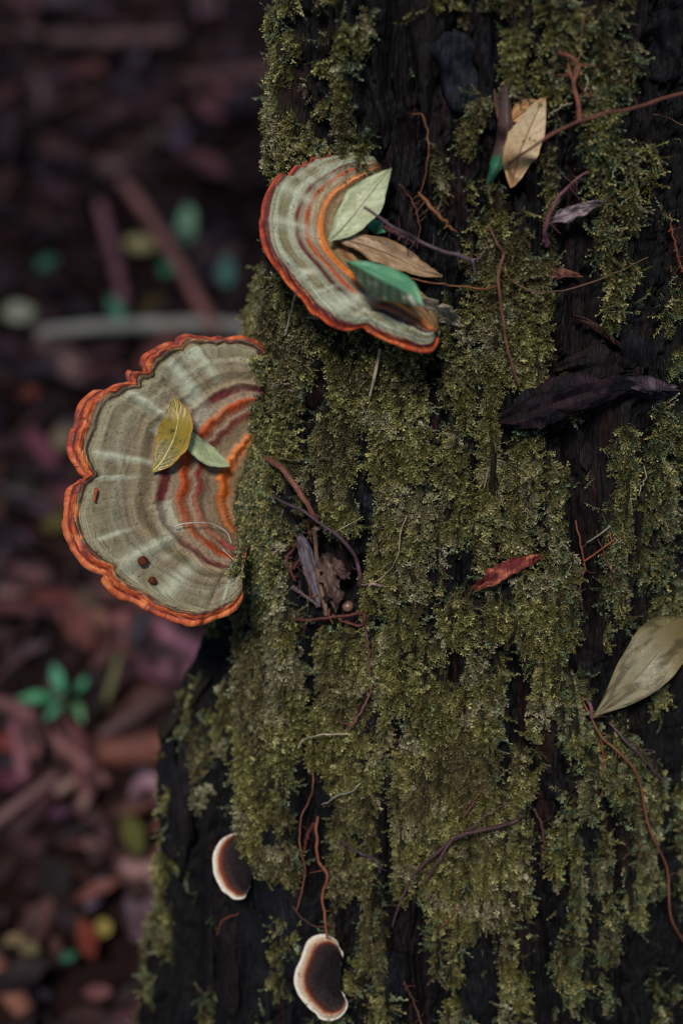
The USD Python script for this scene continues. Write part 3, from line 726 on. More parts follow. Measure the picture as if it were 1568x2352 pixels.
S2, n2 = fungus('bracket_fungus', 'large tan banded bracket fungus on the left with a ruffled orange rim', F2o, F2i, P3(470, 1120, np.float64(.712)), tilt(16, .10),
    [(0, '#6f5c42'), (.12, '#756247'), (.15, '#b85c28'), (.19, '#bf6428'), (.21, '#75604a'), (.28, '#7a6a55'), (.305, '#7a2c22'), (.33, '#6f423c'), (.345, '#877662'), (.365, '#7d5a48'), (.385, '#a64620'), (.415, '#a04826'), (.435, '#7d6a56'), (.475, '#857462'), (.49, '#5a2226'), (.525, '#602c2c'), (.545, '#837660'),
     (.60, '#655a44'), (.65, '#7a6f58'), (.70, '#6c6250'), (.76, '#8a8570'), (.80, '#6c634e'), (.85, '#7f7a64'), (.90, '#78735d'), (.912, '#35201e'), (.925, '#6c664f'), (.938, '#54241f'), (.948, '#98411e'), (.968, '#b05426'), (.978, '#8a301c'), (.986, '#5a2228'), (.994, '#a8482a'), (1, '#b0532e')],
    thick=.03, rim_w=([0, .3, .48, .62, .8, 1], [.8, 1., 1., .75, .6, .5]), edge_dark=.03, fade=.28, pale_amp=.45, rimvar=.75, ncrease=14, bulge=.010, ridges=((.17, .02, .0018), (.40, .02, .0012), (.505, .02, -.0012), (.90, .008, -.0012)),
    creases=((.36, .315, .004, .0022, .35, '#b4baa6'), (.505, .53, .002, -.0012, .6, '#4a4234'), (.70, .725, .006, .003, .45, '#b0b6a2'), (.22, .20, .005, .0016, .5, '#aab4a2'), (.90, .90, .002, .0012, .5, '#5a5444'), (.15, .14, .004, .0012, .55, '#a8b09c'), (.82, .82, .006, .0015, .5, '#aab09c')),
    rim_r=.0024, split=.925, noise_t=.024, lip=.0030, rim_drop=.0035, wave=.002, white=('#e8dccb', .9), pore='#7d6650', seed=8)
zb_add(S2)

F3o = ZA([(500, 236), (478, 240), (440, 238), (380, 250), (320, 275), (270, 310), (235, 360), (212, 410), (200, 470), (200, 530), (210, 600), (235, 660), (262, 710), (285, 750), (330, 780), (355, 800), (375, 815), (400, 822), (450, 815), (480, 792), (492, 745), (510, 720)], 700, 2950, .41454)
F3i = ZA([(520, 250), (545, 330), (560, 430), (565, 500), (560, 570), (545, 650), (522, 715)], 700, 2950, .41454)
d3 = float(D(560, 1990)[0])
SM = [(0, '#0d0b10'), (.3, '#110c10'), (.6, '#180c0e'), (.76, '#2c110f'), (.84, '#652716'), (.885, '#8a4e2c'), (.92, '#bba58a'), (.96, '#cabfae'), (1, '#d0c7ba')]
S3, n3 = fungus('bracket_fungus', 'small half round dark red bracket fungus with a white rim, left of the moss', F3o, F3i, P3(540, 1990, np.float64(d3 - .012)), tilt(16, .0), SM, pale_amp=0, zone_amp=.08, line_amp=.06, thick=.014, NA=200, NT=100, bulge=.003,
    rings=0, flat_in=.005, rim_r=.0009, split=.88, noise_t=.06, lip=0, rim_drop=.0015, wave=.0008, pore='#b8a890', seed=12, streak=.03)
zb_add(S3)
F4o = ZA([(1335, 1345), (1325, 1310), (1310, 1270), (1280, 1210), (1220, 1165), (1150, 1155), (1080, 1180), (1030, 1230), (1000, 1310), (970, 1390), (940, 1460), (925, 1530), (930, 1600), (960, 1670), (1010, 1740), (1060, 1800), (1110, 1840), (1140, 1880), (1200, 1895), (1270, 1890),
          (1330, 1850), (1365, 1790), (1370, 1740), (1345, 1690), (1320, 1650)], 700, 2950, .41454)
F4i = ZA([(1338, 1352), (1328, 1420), (1322, 1500), (1322, 1570), (1326, 1640)], 700, 2950, .41454)
d4 = float(D(760, 2240)[0])
S4, n4 = fungus('bracket_fungus', 'lowest bracket fungus, kidney shaped and nearly black with a thick white rim', F4o, F4i, P3(745, 2240, np.float64(d4 - .016)), tilt(12, .0), SM[:4] + [(.80, '#5c2415'), (.85, '#8a4e2c'), (.895, '#b39c80'), (.95, '#c4b8a4'), (1, '#cac0b2')], pale_amp=0, zone_amp=.08, line_amp=.06, thick=.022, NA=240, NT=100, bulge=.003,
    rings=0, flat_in=.006, rim_r=.0011, split=.82, noise_t=.04, lip=.0, rim_drop=.002, wave=.001, pore='#b8a890', seed=15, streak=.03)
zb_add(S4)

build_moss()

# ------------------------------------------------------------------ bark plates on the trunk (parts)
def bark_plate(line, hw, lift, col, seed=0, jag=.25, nu=26, nv=9, label=None, name='bark_plate'):
    c = spline(np.array(line, float), nu)
    T = unit(np.gradient(c, axis=0)); Nn = np.stack([-T[:, 1], T[:, 0]], 1)
    v = np.linspace(-1, 1, nv)
    u = np.linspace(0, 1, nu)
    w = hw * (.72 + .56 * fbm(np.stack([u * 5, 0 * u, 0 * u + seed], -1), 3, seed)) * np.minimum(1, np.minimum(u, 1 - u) * 9 + .35)
    side = w[:, None] * v[None]
    shift = (fbm(np.stack([v * 3, 0 * v, 0 * v + seed], -1), 3, seed + 1) - .5) * jag * 160
    px = c[:, 0, None] + Nn[:, 0, None] * side + T[:, 0, None] * shift[None] * (np.abs(u - .5)[:, None] * 2) ** 2
    py = c[:, 1, None] + Nn[:, 1, None] * side + T[:, 1, None] * shift[None] * (np.abs(u - .5)[:, None] * 2) ** 2
    d = ndimage.gaussian_filter(D(px.ravel(), py.ravel()).reshape(px.shape), 1.2)
    rel = fbm(np.stack([side * .05, u[:, None] * 3 + 0 * side, 0 * side + seed], -1), 4, seed + 2) - .5
    top = d - lift * .7 - rel * .010 + .003 * np.abs(v)[None] ** 3
    bot = d + .006 + 0 * top
    A, Bm = P3(px, py, top), P3(px, py, bot)
    V = np.vstack([A.reshape(-1, 3), Bm.reshape(-1, 3)])
    n = nu * nv
    f = grid_faces(nu, nv)
    idx = np.arange(n).reshape(nu, nv)
    loop = np.r_[idx[0, :-1], idx[:-1, -1], idx[-1, :0:-1], idx[:0:-1, 0]]; l2 = np.roll(loop, -1)
    rim = np.vstack([np.stack([loop, loop + n, l2 + n], 1), np.stack([loop, l2 + n, l2], 1)])
    nn = fbm(V * np.array([300, 300, 60]), 3, seed + 3)[:, None]
    return put(trunk, name, V, np.vstack([f[:, ::-1], f + n, rim]), M_bark, lin(col) * .55 * (.6 + .8 * nn), smooth=True, label=label)
for i, (ln, hw, lf, c) in enumerate([
    ([(1030, 75), (1050, 160), (1075, 255)], 46, .006, '#1d222c'), ([(1110, 60), (1120, 200), (1130, 300)], 16, .004, '#191a22'),
    ([(925, 440), (940, 520), (935, 600)], 22, .004, '#2a2226'), ([(1195, 455), (1200, 520)], 20, .003, '#1a1a22'),
    ([(820, 130), (880, 260), (885, 345)], 14, .002, '#17171d'), ([(620, 1900), (640, 2060), (655, 2250)], 44, .004, '#14161d'),
    ([(575, 2080), (590, 2200), (600, 2345)], 30, .003, '#15151b'), ([(520, 2080), (525, 2200), (530, 2340)], 22, .004, '#1b1519'),
    ([(470, 1980), (475, 2150), (480, 2300)], 18, .004, '#171419'), ([(590, 1400), (560, 1440), (540, 1500)], 10, .003, '#15161b'),
    ([(856, 1125), (855, 1215)], 22, .003, '#1a202a'), ([(1300, 960), (1345, 1080)], 36, .002, '#1a1718'),
    ([(900, 2180), (910, 2340)], 34, .003, '#14161c'), ([(1100, 2180), (1110, 2340)], 40, .003, '#14151a'),
    ([(1420, 720), (1480, 840)], 40, .003, '#191a20'), ([(1520, 20), (1530, 190)], 36, .004, '#16171d'),
    ([(1470, 900), (1560, 905)], 14, .004, '#2c2a33'), ([(1260, 1760), (1280, 1840)], 30, .002, '#15161c'),
    ([(735, 1660), (745, 1730)], 12, .003, '#241c24'), ([(850, 1640), (858, 1740)], 16, .004, '#251a22'), ([(440, 1760), (450, 1900)], 14, .003, '#1b171b'),
    ([(700, 1000), (690, 1070)], 14, .003, '#161a20')]):
    bark_plate(ln, hw, lf, c, seed=100 + i)
bark_plate([(402, 1712), (404, 1800), (410, 1980)], 40, .012, '#1d1a1e', seed=140, jag=.9, label='jagged broken bark stub at the left edge of the trunk foot')
bark_plate([(482, 1556), (430, 1616), (392, 1655), (368, 1698)], 13, .010, '#2b2520', seed=141, jag=.1, label='curved bark lip on the left edge above the broken stub')

# ------------------------------------------------------------------ leaves on the upper fungus
z1 = lambda x, y, l=0: (564.5 + .34 * x, 313.6 + .34 * y, l)
z2 = lambda x, y, l=0: (125.4 + .32 * x, 740.1 + .32 * y, l)
z3 = lambda x, y, l=0: (564.5 + .24 * x, 1003.5 + .24 * y, l)
z5 = lambda x, y, l=0: (1066.2 + .24 * x, 156.8 + .24 * y, l)
z4 = lambda x, y, l=0: (1254.4 + .24 * x, .24 * y, l)
z6 = lambda x, y, l=0: (1223 + .22 * x, 1411 + .22 * y, l)

leaf('leaf', 'deep green leaf half hidden under the pale and brown leaves on the upper fungus', [z1(820, 600, 4), z1(880, 610, 4), z1(948, 640, 4)], 17, dict(c='#2f7a55', c2='#3c8f66'), mat=M_gloss, rib=None, seed=4)
leaf('leaf', 'light brown dead leaf with dark specks lying across the upper bracket fungus', [z1(620, 690, 5), z1(760, 720, 8), z1(980, 800, 12), z1(1180, 900, 12), z1(1322, 945, 8)], 33,
     dict(c='#a58c70', c2='#8a6e52', spot='#4a3a2e', spots=.45, vein='#5e4833', edge='#8a6a45'), up=facing(.25, .35), foldL=.12, foldR=.22, wave=.004, rib='#6a543c', seed=11, petiole=None)
leaf('leaf', 'pale green leaf lying highest on the upper bracket fungus under a purple twig', [z1(562, 706, 7), z1(660, 610, 9), z1(790, 450, 12), z1(900, 310, 13), z1(982, 212, 12)], 43,
     dict(c='#b0b796', c2='#989f7a', spot='#59624a', spots=.42, vein='#7d8a64', vstr=.5, edge='#9aa883'), up=facing(.1, .3), foldL=.14, foldR=.1, rib='#6f7a5e', peak=.5, prof=.9, seed=21, wave=.002)
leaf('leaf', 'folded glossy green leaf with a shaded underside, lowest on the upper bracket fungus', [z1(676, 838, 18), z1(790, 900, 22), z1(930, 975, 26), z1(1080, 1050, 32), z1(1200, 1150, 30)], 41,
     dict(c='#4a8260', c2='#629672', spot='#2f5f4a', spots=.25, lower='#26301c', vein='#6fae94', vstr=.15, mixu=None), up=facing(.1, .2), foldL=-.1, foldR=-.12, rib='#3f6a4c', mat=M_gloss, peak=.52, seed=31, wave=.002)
leaf('leaf', 'grey brown torn leaf tip poking out right of the upper fungus', [z1(1175, 1090, 8), z1(1300, 1170, 10), z1(1400, 1240, 9), z1(1470, 1285, 6)], 22,
     dict(c='#8d8578', c2='#6e6252', spot='#4a4038', spots=.4, edge='#a59a86'), foldL=.5, foldR=-.3, torn=.5, rib='#5a5040', seed=41, wave=.005)
twig('twig', 'straight purple grey twig resting on the pale green leaf above the fungus', [z1(797, 468, 31), z1(900, 540, 31), z1(1040, 632, 27), z1(1150, 690, 20), z1(1270, 745, 15), z1(1400, 790, 12), z1(1515, 832, 9)], [.75, .85, .95, 1.2], '#5b4a55', seed=1,
     branches=[([z1(1500, 826, 9), z1(1568, 825, 6), z1(1600, 780, 3)], [.7, .3]), ([z1(1530, 830, 8), z1(1545, 920, 6), z1(1525, 990, 3)], [.9, .7])])
twig('twig', 'short dark red twig below the straight purple twig', [z1(930, 610, 6), z1(1030, 660, 7), z1(1125, 712, 5)], [1.3, 1.1], '#4f2b30', seed=2)

# ------------------------------------------------------------------ leaves and bits on the large fungus
leaf('leaf', 'folded olive yellow leaf with dark spots standing on the large fungus', [z2(702, 1078, 3), z2(780, 985, 6), z2(850, 850, 9), z2(884, 720, 10), z2(878, 630, 9), z2(858, 538, 6)], 40,
     dict(c='#86731f', c2='#6a6226', spot='#352a14', spots=.62, edge='#a07a26'), foldL=.3, foldR=.05, up=facing(-.15, .2), rib='#b9ab6a', ribr=.0006, peak=.5, seed=51, mat=M_gloss)
leaf('leaf', 'small pale green leaf on the large fungus right of the olive leaf', [z2(925, 730, 9), z2(1010, 880, 8), z2(1120, 960, 8), z2(1258, 1033, 8)], 25,
     dict(c='#afb98f', c2='#99a67c', vein='#c2d4b6', vstr=.2, edge='#8a9f80'), up=facing(-.1, .35), foldL=-.12, foldR=.15, rib='#8aa684', peak=.55, seed=61)
twig('fibre', 'curved white fibre lying on the inner orange bands of the large fungus', [z2(858, 1470, 4), z2(930, 1445, 6), z2(1080, 1440, 7), z2(1160, 1460, 6), z2(1235, 1508, 5), z2(1270, 1585, 3)], [.42, .3, .2], '#d8cfc4', cat='plant fibre', mat=M_straw, wob=0, sides=6)
twig('fibre', 'tiny pale splinter at the lower joint of the large fungus and moss', [z2(1203, 1630, 5), z2(1287, 1707, 6)], [.3, .3], '#c9bfb2', cat='plant fibre', mat=M_straw, sides=6)
twig('splinter', 'small orange red splinter near the rim notch of the large fungus', [z2(302, 1195, 2), z2(284, 1290, 2)], [.9, .6], '#a8431f', cat='wood splinter', sides=5, rough=.3)
def pebble(name, label, cat, c, r, col, seed, mat=M_litter, lift=0., sq=(1, 1, 1), amp=.35):
    s = trimesh.creation.icosphere(3 if amp < .1 else 2)
    v = s.vertices * (1 + amp * (fbm(s.vertices * 1.9 + seed, 3, seed) - .5) * 2)[:, None] * np.array(sq) * r
    p = on(c[0], c[1], lift / 1000 + r * .6)[0]
    path = put('/World', name, v + p, s.faces, mat, lin(col) * (.7 + .6 * fbm(v * 300, 2, seed)[:, None]), base=p)
    prim = stage.GetPrimAtPath(path); UsdGeom.Xformable(prim).AddTranslateOp().Set(Gf.Vec3d(*map(float, p))); tag(prim, label, cat)
pebble('crumb', 'larger dark brown crumb on the lower part of the large fungus', 'crumb', z2(633, 1715), .0026, '#4a2418', 1)
pebble('crumb', 'smaller dark brown crumb, lower of the two on the large fungus', 'crumb', z2(702, 1856), .0020, '#4a2418', 2)

# ------------------------------------------------------------------ nest of twigs and dead leaves in the hollow
leaf('leaf', 'curled violet grey dead leaf under the brown root in the bark hollow', [z3(505, 935, 9), z3(560, 1080, 10), z3(620, 1300, 10), z3(670, 1500, 9), z3(700, 1610, 7)], 19,
     dict(c='#6d6670', c2='#4f4449', spot='#39302f', spots=.3, vein='#8c858c', vstr=.3), foldL=-.5, foldR=-.6, prof=.5, rib=None, wave=.004, seed=71)
leaf('leaf', 'crumpled brown dead leaf right of the tan root in the bark hollow', [z3(735, 1130, 4), z3(800, 1300, 7), z3(830, 1480, 7), z3(860, 1650, 4)], 34,
     dict(c='#5a4740', c2='#443430', spot='#2a201e', spots=.4, vein='#74605a'), foldL=.4, foldR=.5, wave=.012, torn=.4, rib='#4a3a34', seed=81)
leaf('leaf', 'small pointed brown leaf scrap beside the dark curved twig', [z3(850, 1170, 7), z3(900, 1270, 9), z3(985, 1350, 8)], 17, dict(c='#624a48', c2='#4c3534'), foldL=.3, foldR=.5, wave=.006, torn=.3, rib='#3e2e2e', seed=83)
twig('root', 'thick reddish brown root running down over the moss into the bark hollow', [z3(195, 205, 9), z3(330, 290, 14), z3(440, 420, 15), z3(540, 570, 15), z3(620, 700, 14), z3(685, 790, 9)], [1.9, 2.0, 1.9, 1.7, 1.5], '#7a4a3f', cat='root', seed=4, rough=.18, wob=.15)
twig('root', 'tan jointed root lying over the violet grey dead leaf', [z3(672, 865, 13), z3(668, 1000, 14), z3(682, 1200, 14), z3(702, 1400, 13), z3(738, 1550, 12), z3(772, 1715, 9)], [1.4, 1.35, 1.4, 1.5, 1.55], '#7d6250', cat='root', seed=5, rough=.18, wob=.15)
twig('twig', 'dark violet curved twig crossing over the reddish brown root', [z3(258, 575, 12), z3(420, 650, 16), z3(560, 720, 18), z3(700, 820, 17), z3(850, 930, 14), z3(980, 1050, 11), z3(1062, 1180, 10), z3(1098, 1330, 9), z3(1090, 1425, 6)], [.9, .9, 1.0, 1.1, 1.2, 1.3], '#3a323c', col2='#4f343f', seed=6, wob=.15)
twig('twig', 'grey split twig at the lower left of the bark hollow', [z3(448, 1430, 8), z3(560, 1520, 9), z3(715, 1622, 7)], [1.4, 1.0, .8], '#6a5a5c', seed=7, rough=.2)
twig('root', 'looped dark red root along the bottom of the bark hollow', [z3(465, 1740, 8), z3(600, 1755, 9), z3(760, 1740, 11), z3(920, 1715, 12), z3(1070, 1690, 11), z3(1140, 1715, 10), z3(1130, 1780, 8), z3(1060, 1800, 7), z3(940, 1760, 6)], [1.1, 1.0, .9, .9, 1.0, 1.0, .9], '#5a2a26', cat='root', seed=8, rough=.25)
twig('rootlet', 'thin orange rootlet below the seed in the bark hollow', [z3(820, 1700, 12), z3(900, 1752, 11), z3(980, 1790, 9), z3(1072, 1825, 6)], [.35, .25], '#93552f', cat='root', seed=9, sides=6)
twig('rootlet', 'short orange rootlet hanging from the lower end of the tan root', [z3(795, 1640, 13), z3(800, 1710, 13), z3(830, 1792, 9)], [.4, .3], '#8f5535', cat='root', seed=10, sides=6)
twig('rootlet', 'bent red rootlet at the left side of the bark hollow', [z3(488, 1010, 6), z3(430, 1100, 7), z3(388, 1180, 7), z3(430, 1270, 7), z3(472, 1385, 6)], [.7, .9, .7], '#57241f', cat='root', seed=11, rough=.25)
twig('rootlet', 'straight dark red rootlet above the violet grey leaf', [z3(588, 780, 9), z3(600, 880, 10), z3(632, 1010, 10)], [.6, .5], '#5e2c26', cat='root', seed=12)
twig('rootlet', 'slanting dark red rootlet left of the violet grey leaf', [z3(540, 1130, 6), z3(490, 1210, 6), z3(455, 1270, 5)], [.8, .7], '#552522', cat='root', seed=13)
twig('rootlet', 'orange rootlet curling down the edge of the violet grey leaf', [z3(578, 1240, 12), z3(580, 1330, 12), z3(610, 1400, 12), z3(612, 1520, 11), z3(690, 1510, 10)], [.3, .3], '#8a4f2c', cat='root', seed=14, sides=6)
twig('rootlet', 'pinkish rootlet hanging below the root loop', [z3(1140, 1800, 6), z3(1160, 1920, 6), z3(1180, 2100, 5), (850, 1560, 5)], [.55, .5, .4], '#6a4040', cat='root', seed=15)
twig('fibre', 'long pale fibre curving down the moss right of the dark twig', [z3(1530, 750, 8), z3(1475, 940, 9), z3(1455, 1150, 9), z3(1350, 1300, 9), z3(1200, 1412, 10), z3(1125, 1530, 9), z3(1108, 1685, 6)], [.22, .25, .22], '#b3a389', cat='plant fibre', mat=M_straw, sides=6)
twig('fibre', 'short straight pale straw beside the dark violet twig', [z3(1118, 765, 9), z3(950, 858, 9), z3(770, 955, 8)], [.28, .3], '#a59a84', cat='plant fibre', mat=M_straw, sides=6, wob=0)
twig('splinter', 'flat pink straw lying across the end of the dark violet twig', [z3(1100, 1425, 8), z3(1200, 1412, 9), z3(1312, 1420, 9)], [.3, .6, .9], '#9a7f78', cat='wood splinter', mat=M_straw, sides=6)
pebble('seed', 'round brown seed resting in the bark hollow', 'seed', z3(975, 1622), .0030, '#6f5148', 5, mat=M_seed, lift=3, amp=.03)

# ------------------------------------------------------------------ upper right: leaves, long root
leaf('leaf', 'orange brown dead leaf tucked behind the pale tan leaf', [z5(455, 500, 5), z5(560, 420, 6), z5(680, 370, 6), z5(770, 330, 4)], 27, dict(c='#9a6a40', c2='#b58a5c', spot='#5a3620', spots=.45, vein='#6a452c'), foldL=.2, foldR=.2, rib='#5f4030', seed=91)
t_ = leaf('leaf', 'pale tan dead leaf with orange left half below the long root', [z5(448, 1138, 8), z5(480, 980, 9), z5(530, 800, 10), z5(605, 620, 10), z5(692, 420, 9), z5(770, 262, 6)], 41,
     dict(c='#b3a284', c2='#96693c', mixu=([0, .25, .45, .85, 1], [.95, .55, .1, .05, .8]), spot='#5f4a34', spots=.3, vein='#8a7052', vstr=.6, edge='#b59a72'), foldL=.14, foldR=.1, rib='#7a5c40', ribr=.0006, peak=.48, prof=.8, seed=101, up=facing(.1, .1))
leaf('leaf', 'rolled dark leaf with a shiny green lower end', [z5(395, 130, 10), z5(405, 350, 11), z5(410, 560, 11), z5(380, 740, 11), z5(300, 950, 9), z5(195, 1165, 5)], 30,
     dict(c='#24624a', c2='#4c3a38', mixu=([0, .5, .6, .68, .88, 1], [1.3, 1.3, .9, -.5, -.4, 1.2]), edge='#453432'), foldL=-.45, foldR=-.35, curl=-.5, prof=.6, rib='#5a4a48', mat=M_gloss, seed=111)
leaf('leaf', 'narrow curled brown leaf edge at the top of the rolled leaf', [z5(285, 200, 7), z5(320, 380, 8), z5(350, 520, 8), z5(370, 600, 7)], 8, dict(c='#5d4742', c2='#7a5a4c'), foldL=.9, foldR=.6, rib=None, seed=115)
twig('root', 'long reddish brown forked root arching over the pale tan leaf', [(1640, 190, 8), z5(1568, 395, 16), z5(1380, 405, 22), z5(1250, 462, 25), z5(1105, 498, 27), z5(1000, 550, 28), z5(820, 640, 28), z5(640, 750, 26), z5(500, 862, 22), z5(400, 930, 6)], [1.1, 1.2, 1.15, 1.0, .95, .85, .8, .7], '#6a3d31', cat='root', seed=16, wob=.2, part='main_root',
     branches=[([z5(1102, 498, 27), z5(1092, 340, 20), z4(265, 850, 15), z4(262, 770, 13), z4(295, 690, 12), z4(310, 630, 12), z4(250, 545, 10), z4(180, 518, 8), z4(60, 495, 4)], [1.1, 1.05, .9, .8, .7]),
               ([z4(310, 635, 12), z4(370, 618, 10), z4(470, 635, 5)], [.7, .4]), ([z4(262, 775, 12), z4(225, 700, 9), z4(205, 560, 5)], [.6, .45]), ([z4(290, 690, 11), z4(200, 715, 8), z4(100, 712, 4)], [.5, .3])])
twig('rootlet', 'thin pale brown rootlet hanging above the forked root', [z4(430, 95, 5), z4(365, 150, 7), z4(345, 260, 8), z4(332, 420, 9), z4(325, 540, 10), z4(270, 660, 10), z4(262, 740, 8)], [.45, .4, .4], '#7d5a42', cat='root', seed=17, sides=6)
twig('fibre', 'short white curved fibre right of the forked root', [z4(378, 712, 8), z4(395, 780, 8), z4(372, 865, 7)], [.25, .3], '#b9b2a6', cat='plant fibre', mat=M_straw, sides=6)
twig('fibre', 'pale straw pointing at the tip of the pale tan leaf', [z4(258, 985, 8), z4(160, 1010, 8), z4(40, 1090, 6)], [.3, .35], '#aea58f', cat='plant fibre', mat=M_straw, sides=6)
twig('rootlet', 'dark red knotted rootlet below the fork of the root', [z4(300, 790, 6), z4(370, 870, 7), z4(415, 930, 6)], [.5, .7], '#5c2d26', cat='root', seed=18)
twig('twig', 'bent purple leaf stalk hanging beside the torn violet leaf', [z5(1185, 985, 6), z5(1050, 1070, 9), z5(900, 1230, 10), z5(812, 1400, 10), z5(772, 1560, 9), z5(795, 1695, 5)], [.6, .8, .9, 1.1, 1.3, 2.0], '#6a3f4a', seed=19, wob=.15)
leaf('leaf', 'torn violet grey leaf with a frilled edge beside the purple stalk', [z5(800, 1480, 6), z5(930, 1420, 9), z5(1080, 1360, 10), z5(1200, 1310, 10), z5(1315, 1285, 6)], 21,
     dict(c='#6d5f68', c2='#877880', spot='#4a3f45', spots=.3, edge='#8f7f78'), foldL=.35, foldR=.5, wave=.011, torn=.25, rib='#55484f', seed=121)

# ------------------------------------------------------------------ right side
leaf('leaf', 'large yellowish tan leaf with dark blotches at the right edge', [z6(612, 1088, 8), z6(850, 890, 13), z6(1150, 590, 16), z6(1400, 300, 15), z6(1750, 20, 8)], 62,
     dict(c='#7d775e', c2='#655427', mixu=([0, .5, .7, 1], [-.2, .1, .6, 1.1]), spot='#453c24', spots=.75, spotf=.45, vein='#5f5638', vstr=.4, edge='#6f6440'), foldL=.1, foldR=.14, rib='#6f684a', ribr=.0006, peak=.55, prof=1.0, seed=131, up=facing(-.1, .15), wave=.003,
     petiole=[z6(470, 880, 4), z6(560, 890, 7), z6(610, 980, 8)], pr=.0011, pcol='#6a4446')
twig('root', 'long thin orange brown root trailing down from the large tan leaf', [(1340, 1615, 4), (1365, 1660, 8), (1378, 1690, 9), (1415, 1725, 10), (1460, 1775, 11), (1480, 1860, 12), (1500, 1930, 12), (1532, 1990, 12), (1535, 2060, 12), (1545, 2120, 12), (1580, 2185, 10)], [.7, .8, .75, .7, .7], '#7e4a30', cat='root', seed=20)
twig('twig', 'greyish purple twig slanting below the large tan leaf', [(1398, 1660, 6), (1456, 1723, 9), (1532, 1805, 7)], [.7, .8], '#55404a', seed=21)
twig('rootlet', 'bright orange red rootlet hanging left of the long orange root', [(1380, 1700, 6), (1386, 1760, 7), (1382, 1830, 5)], [.5, .4], '#8a3f22', cat='root', seed=22)
def chunk(name, label, cat, path, rr, col, col2, seed, flat=.6):
    p3 = np.vstack([on(a, b, l / 1000)[0] for a, b, l in path])
    v, f, u = tube(p3, np.array(rr) / 1000., 18, 46, .35, seed)
    c = spline(p3, 46)
    ci = np.vstack([np.repeat(c, 18, 0), c[:1], c[-1:]])
    d = v - ci
    d = d - DIR * (d @ DIR)[:, None] * (1 - flat)
    ring = np.r_[np.tile(np.arange(18), 46), 0, 0] / 18 * 2 * math.pi
    loc = np.stack([u * 3.2, np.cos(ring) * 2.4, np.sin(ring) * 2.4 + seed], -1)
    v = ci + d * (.55 + .9 * fbm(loc, 2, seed) + .55 * (fbm(loc * [2.0, 4, 4], 3, seed + 3) - .5))[:, None]
    ax = unit(p3[-1] - p3[0])
    v = v + ax * (.009 * (fbm(np.stack([np.cos(ring) * 3, np.sin(ring) * 3, 0 * ring + seed], -1), 2, seed + 9) - .5) * np.abs(u - .5) * 4)[:, None]
    n = sstep(.45, .68, fbm(v * np.array([60, 200, 200]), 3, seed + 1))[:, None]
    p = put('/World', name, v, f, M_bark, (lin(col) * (1 - n) + lin(col2) * n) * (.5 + fbm(loc * [1.5, 5, 5], 3, seed + 6)[:, None]), base=p3.mean(0), smooth=False)
    prim = stage.GetPrimAtPath(p); UsdGeom.Xformable(prim).AddTranslateOp().Set(Gf.Vec3d(*map(float, p3.mean(0)))); tag(prim, label, cat)
chunk('bark_chunk', 'long dark purple chunk of bark lying across the moss on the right', 'bark piece', [(1156, 962, 8), (1200, 948, 12), (1260, 925, 14), (1330, 900, 13), (1400, 884, 11), (1460, 884, 6)], [3, 8.6, 9.6, 8, 5.5, 3], '#0e0b10', '#2a1a22', 31)
chunk('bark_chunk', 'flat grey violet bark flake at the right end of the dark chunk', 'bark piece', [(1425, 872, 8), (1470, 880, 9), (1545, 892, 6)], [2, 4.2, 1.2], '#24222a', '#4d4048', 32, .35)
chunk('bark_chunk', 'dark bark mound above the long purple chunk', 'bark piece', [(1290, 850, 4), (1360, 830, 7), (1430, 850, 5)], [3, 9, 3], '#0d0a0b', '#1a1012', 36, .5)
chunk('wood_chip', 'red wood chip with a pale orange end on the moss', 'wood chip', [(1098, 1350, 8), (1130, 1325, 10), (1180, 1300, 11), (1226, 1285, 9)], [1.2, 3.4, 4.0, 2.2], '#5a2224', '#a8604a', 33, .5)
chunk('wood_chip', 'brown wedge shaped wood chip above the thin rootlet junction', 'wood chip', [(1262, 628, 5), (1290, 626, 7), (1318, 630, 5)], [1.5, 2.6, 1], '#5a3530', '#6d463c', 34, .5)
chunk('wood_chip', 'narrow dark brown bark sliver slanting above the dark bark mound', 'wood chip', [(1320, 730, 5), (1360, 745, 6), (1420, 790, 4)], [1, 1.8, 1], '#33221f', '#4a302a', 35, .5)
twig('root', 'slender pinkish brown root hanging down the moss below the twig end', [(1122, 520, 4), (1140, 560, 7), (1156, 585, 9), (1143, 640, 10), (1150, 700, 10), (1158, 760, 10), (1170, 820, 10), (1190, 882, 8)], [.5, .8, .85, .8, .75, .8], '#6f4638', cat='root', seed=23)
twig('rootlet', 'thin orange rootlet running right from the folded green leaf', [(945, 640, 14), (1000, 650, 13), (1060, 656, 11), (1110, 664, 11), (1138, 655, 10)], [.4, .5, .5], '#8a5433', cat='root', seed=24, sides=6)
twig('rootlet', 'long thin brown rootlet arching across the moss to the upper right', [(1150, 612, 10), (1185, 652, 9), (1230, 668, 9), (1300, 665, 9), (1390, 635, 9), (1490, 590, 6)], [.45, .4, .35], '#6d5038', cat='root', seed=25, sides=6)
twig('rootlet', 'wavy orange brown rootlet hanging above the upper fungus', [(948, 262, 4), (970, 262, 6), (982, 310, 7), (984, 350, 7), (968, 440, 5)], [.4, .5, .45], '#7f5236', cat='root', seed=26)
twig('root', 'stubby tan and orange root right of the purple bark flake', [(962, 440, 5), (985, 468, 8), (1012, 500, 9), (1050, 532, 5)], [.8, 1.1, 1.0, .5], '#8a5a35', cat='root', seed=27, rough=.2)
twig('rootlet', 'dark red rootlet running down right of the pale green leaf', [(915, 420, 4), (950, 470, 6), (962, 520, 6), (958, 570, 5)], [.5, .6, .5], '#572a28', cat='root', seed=28)
twig('straw', 'flat pale straw standing below the upper bracket fungus', [(873, 800, 7), (861, 860, 8), (849, 910, 6)], [.9, 1.0, .7], '#a3937f', cat='plant straw', mat=M_straw, sides=4, wob=0, rough=.05)
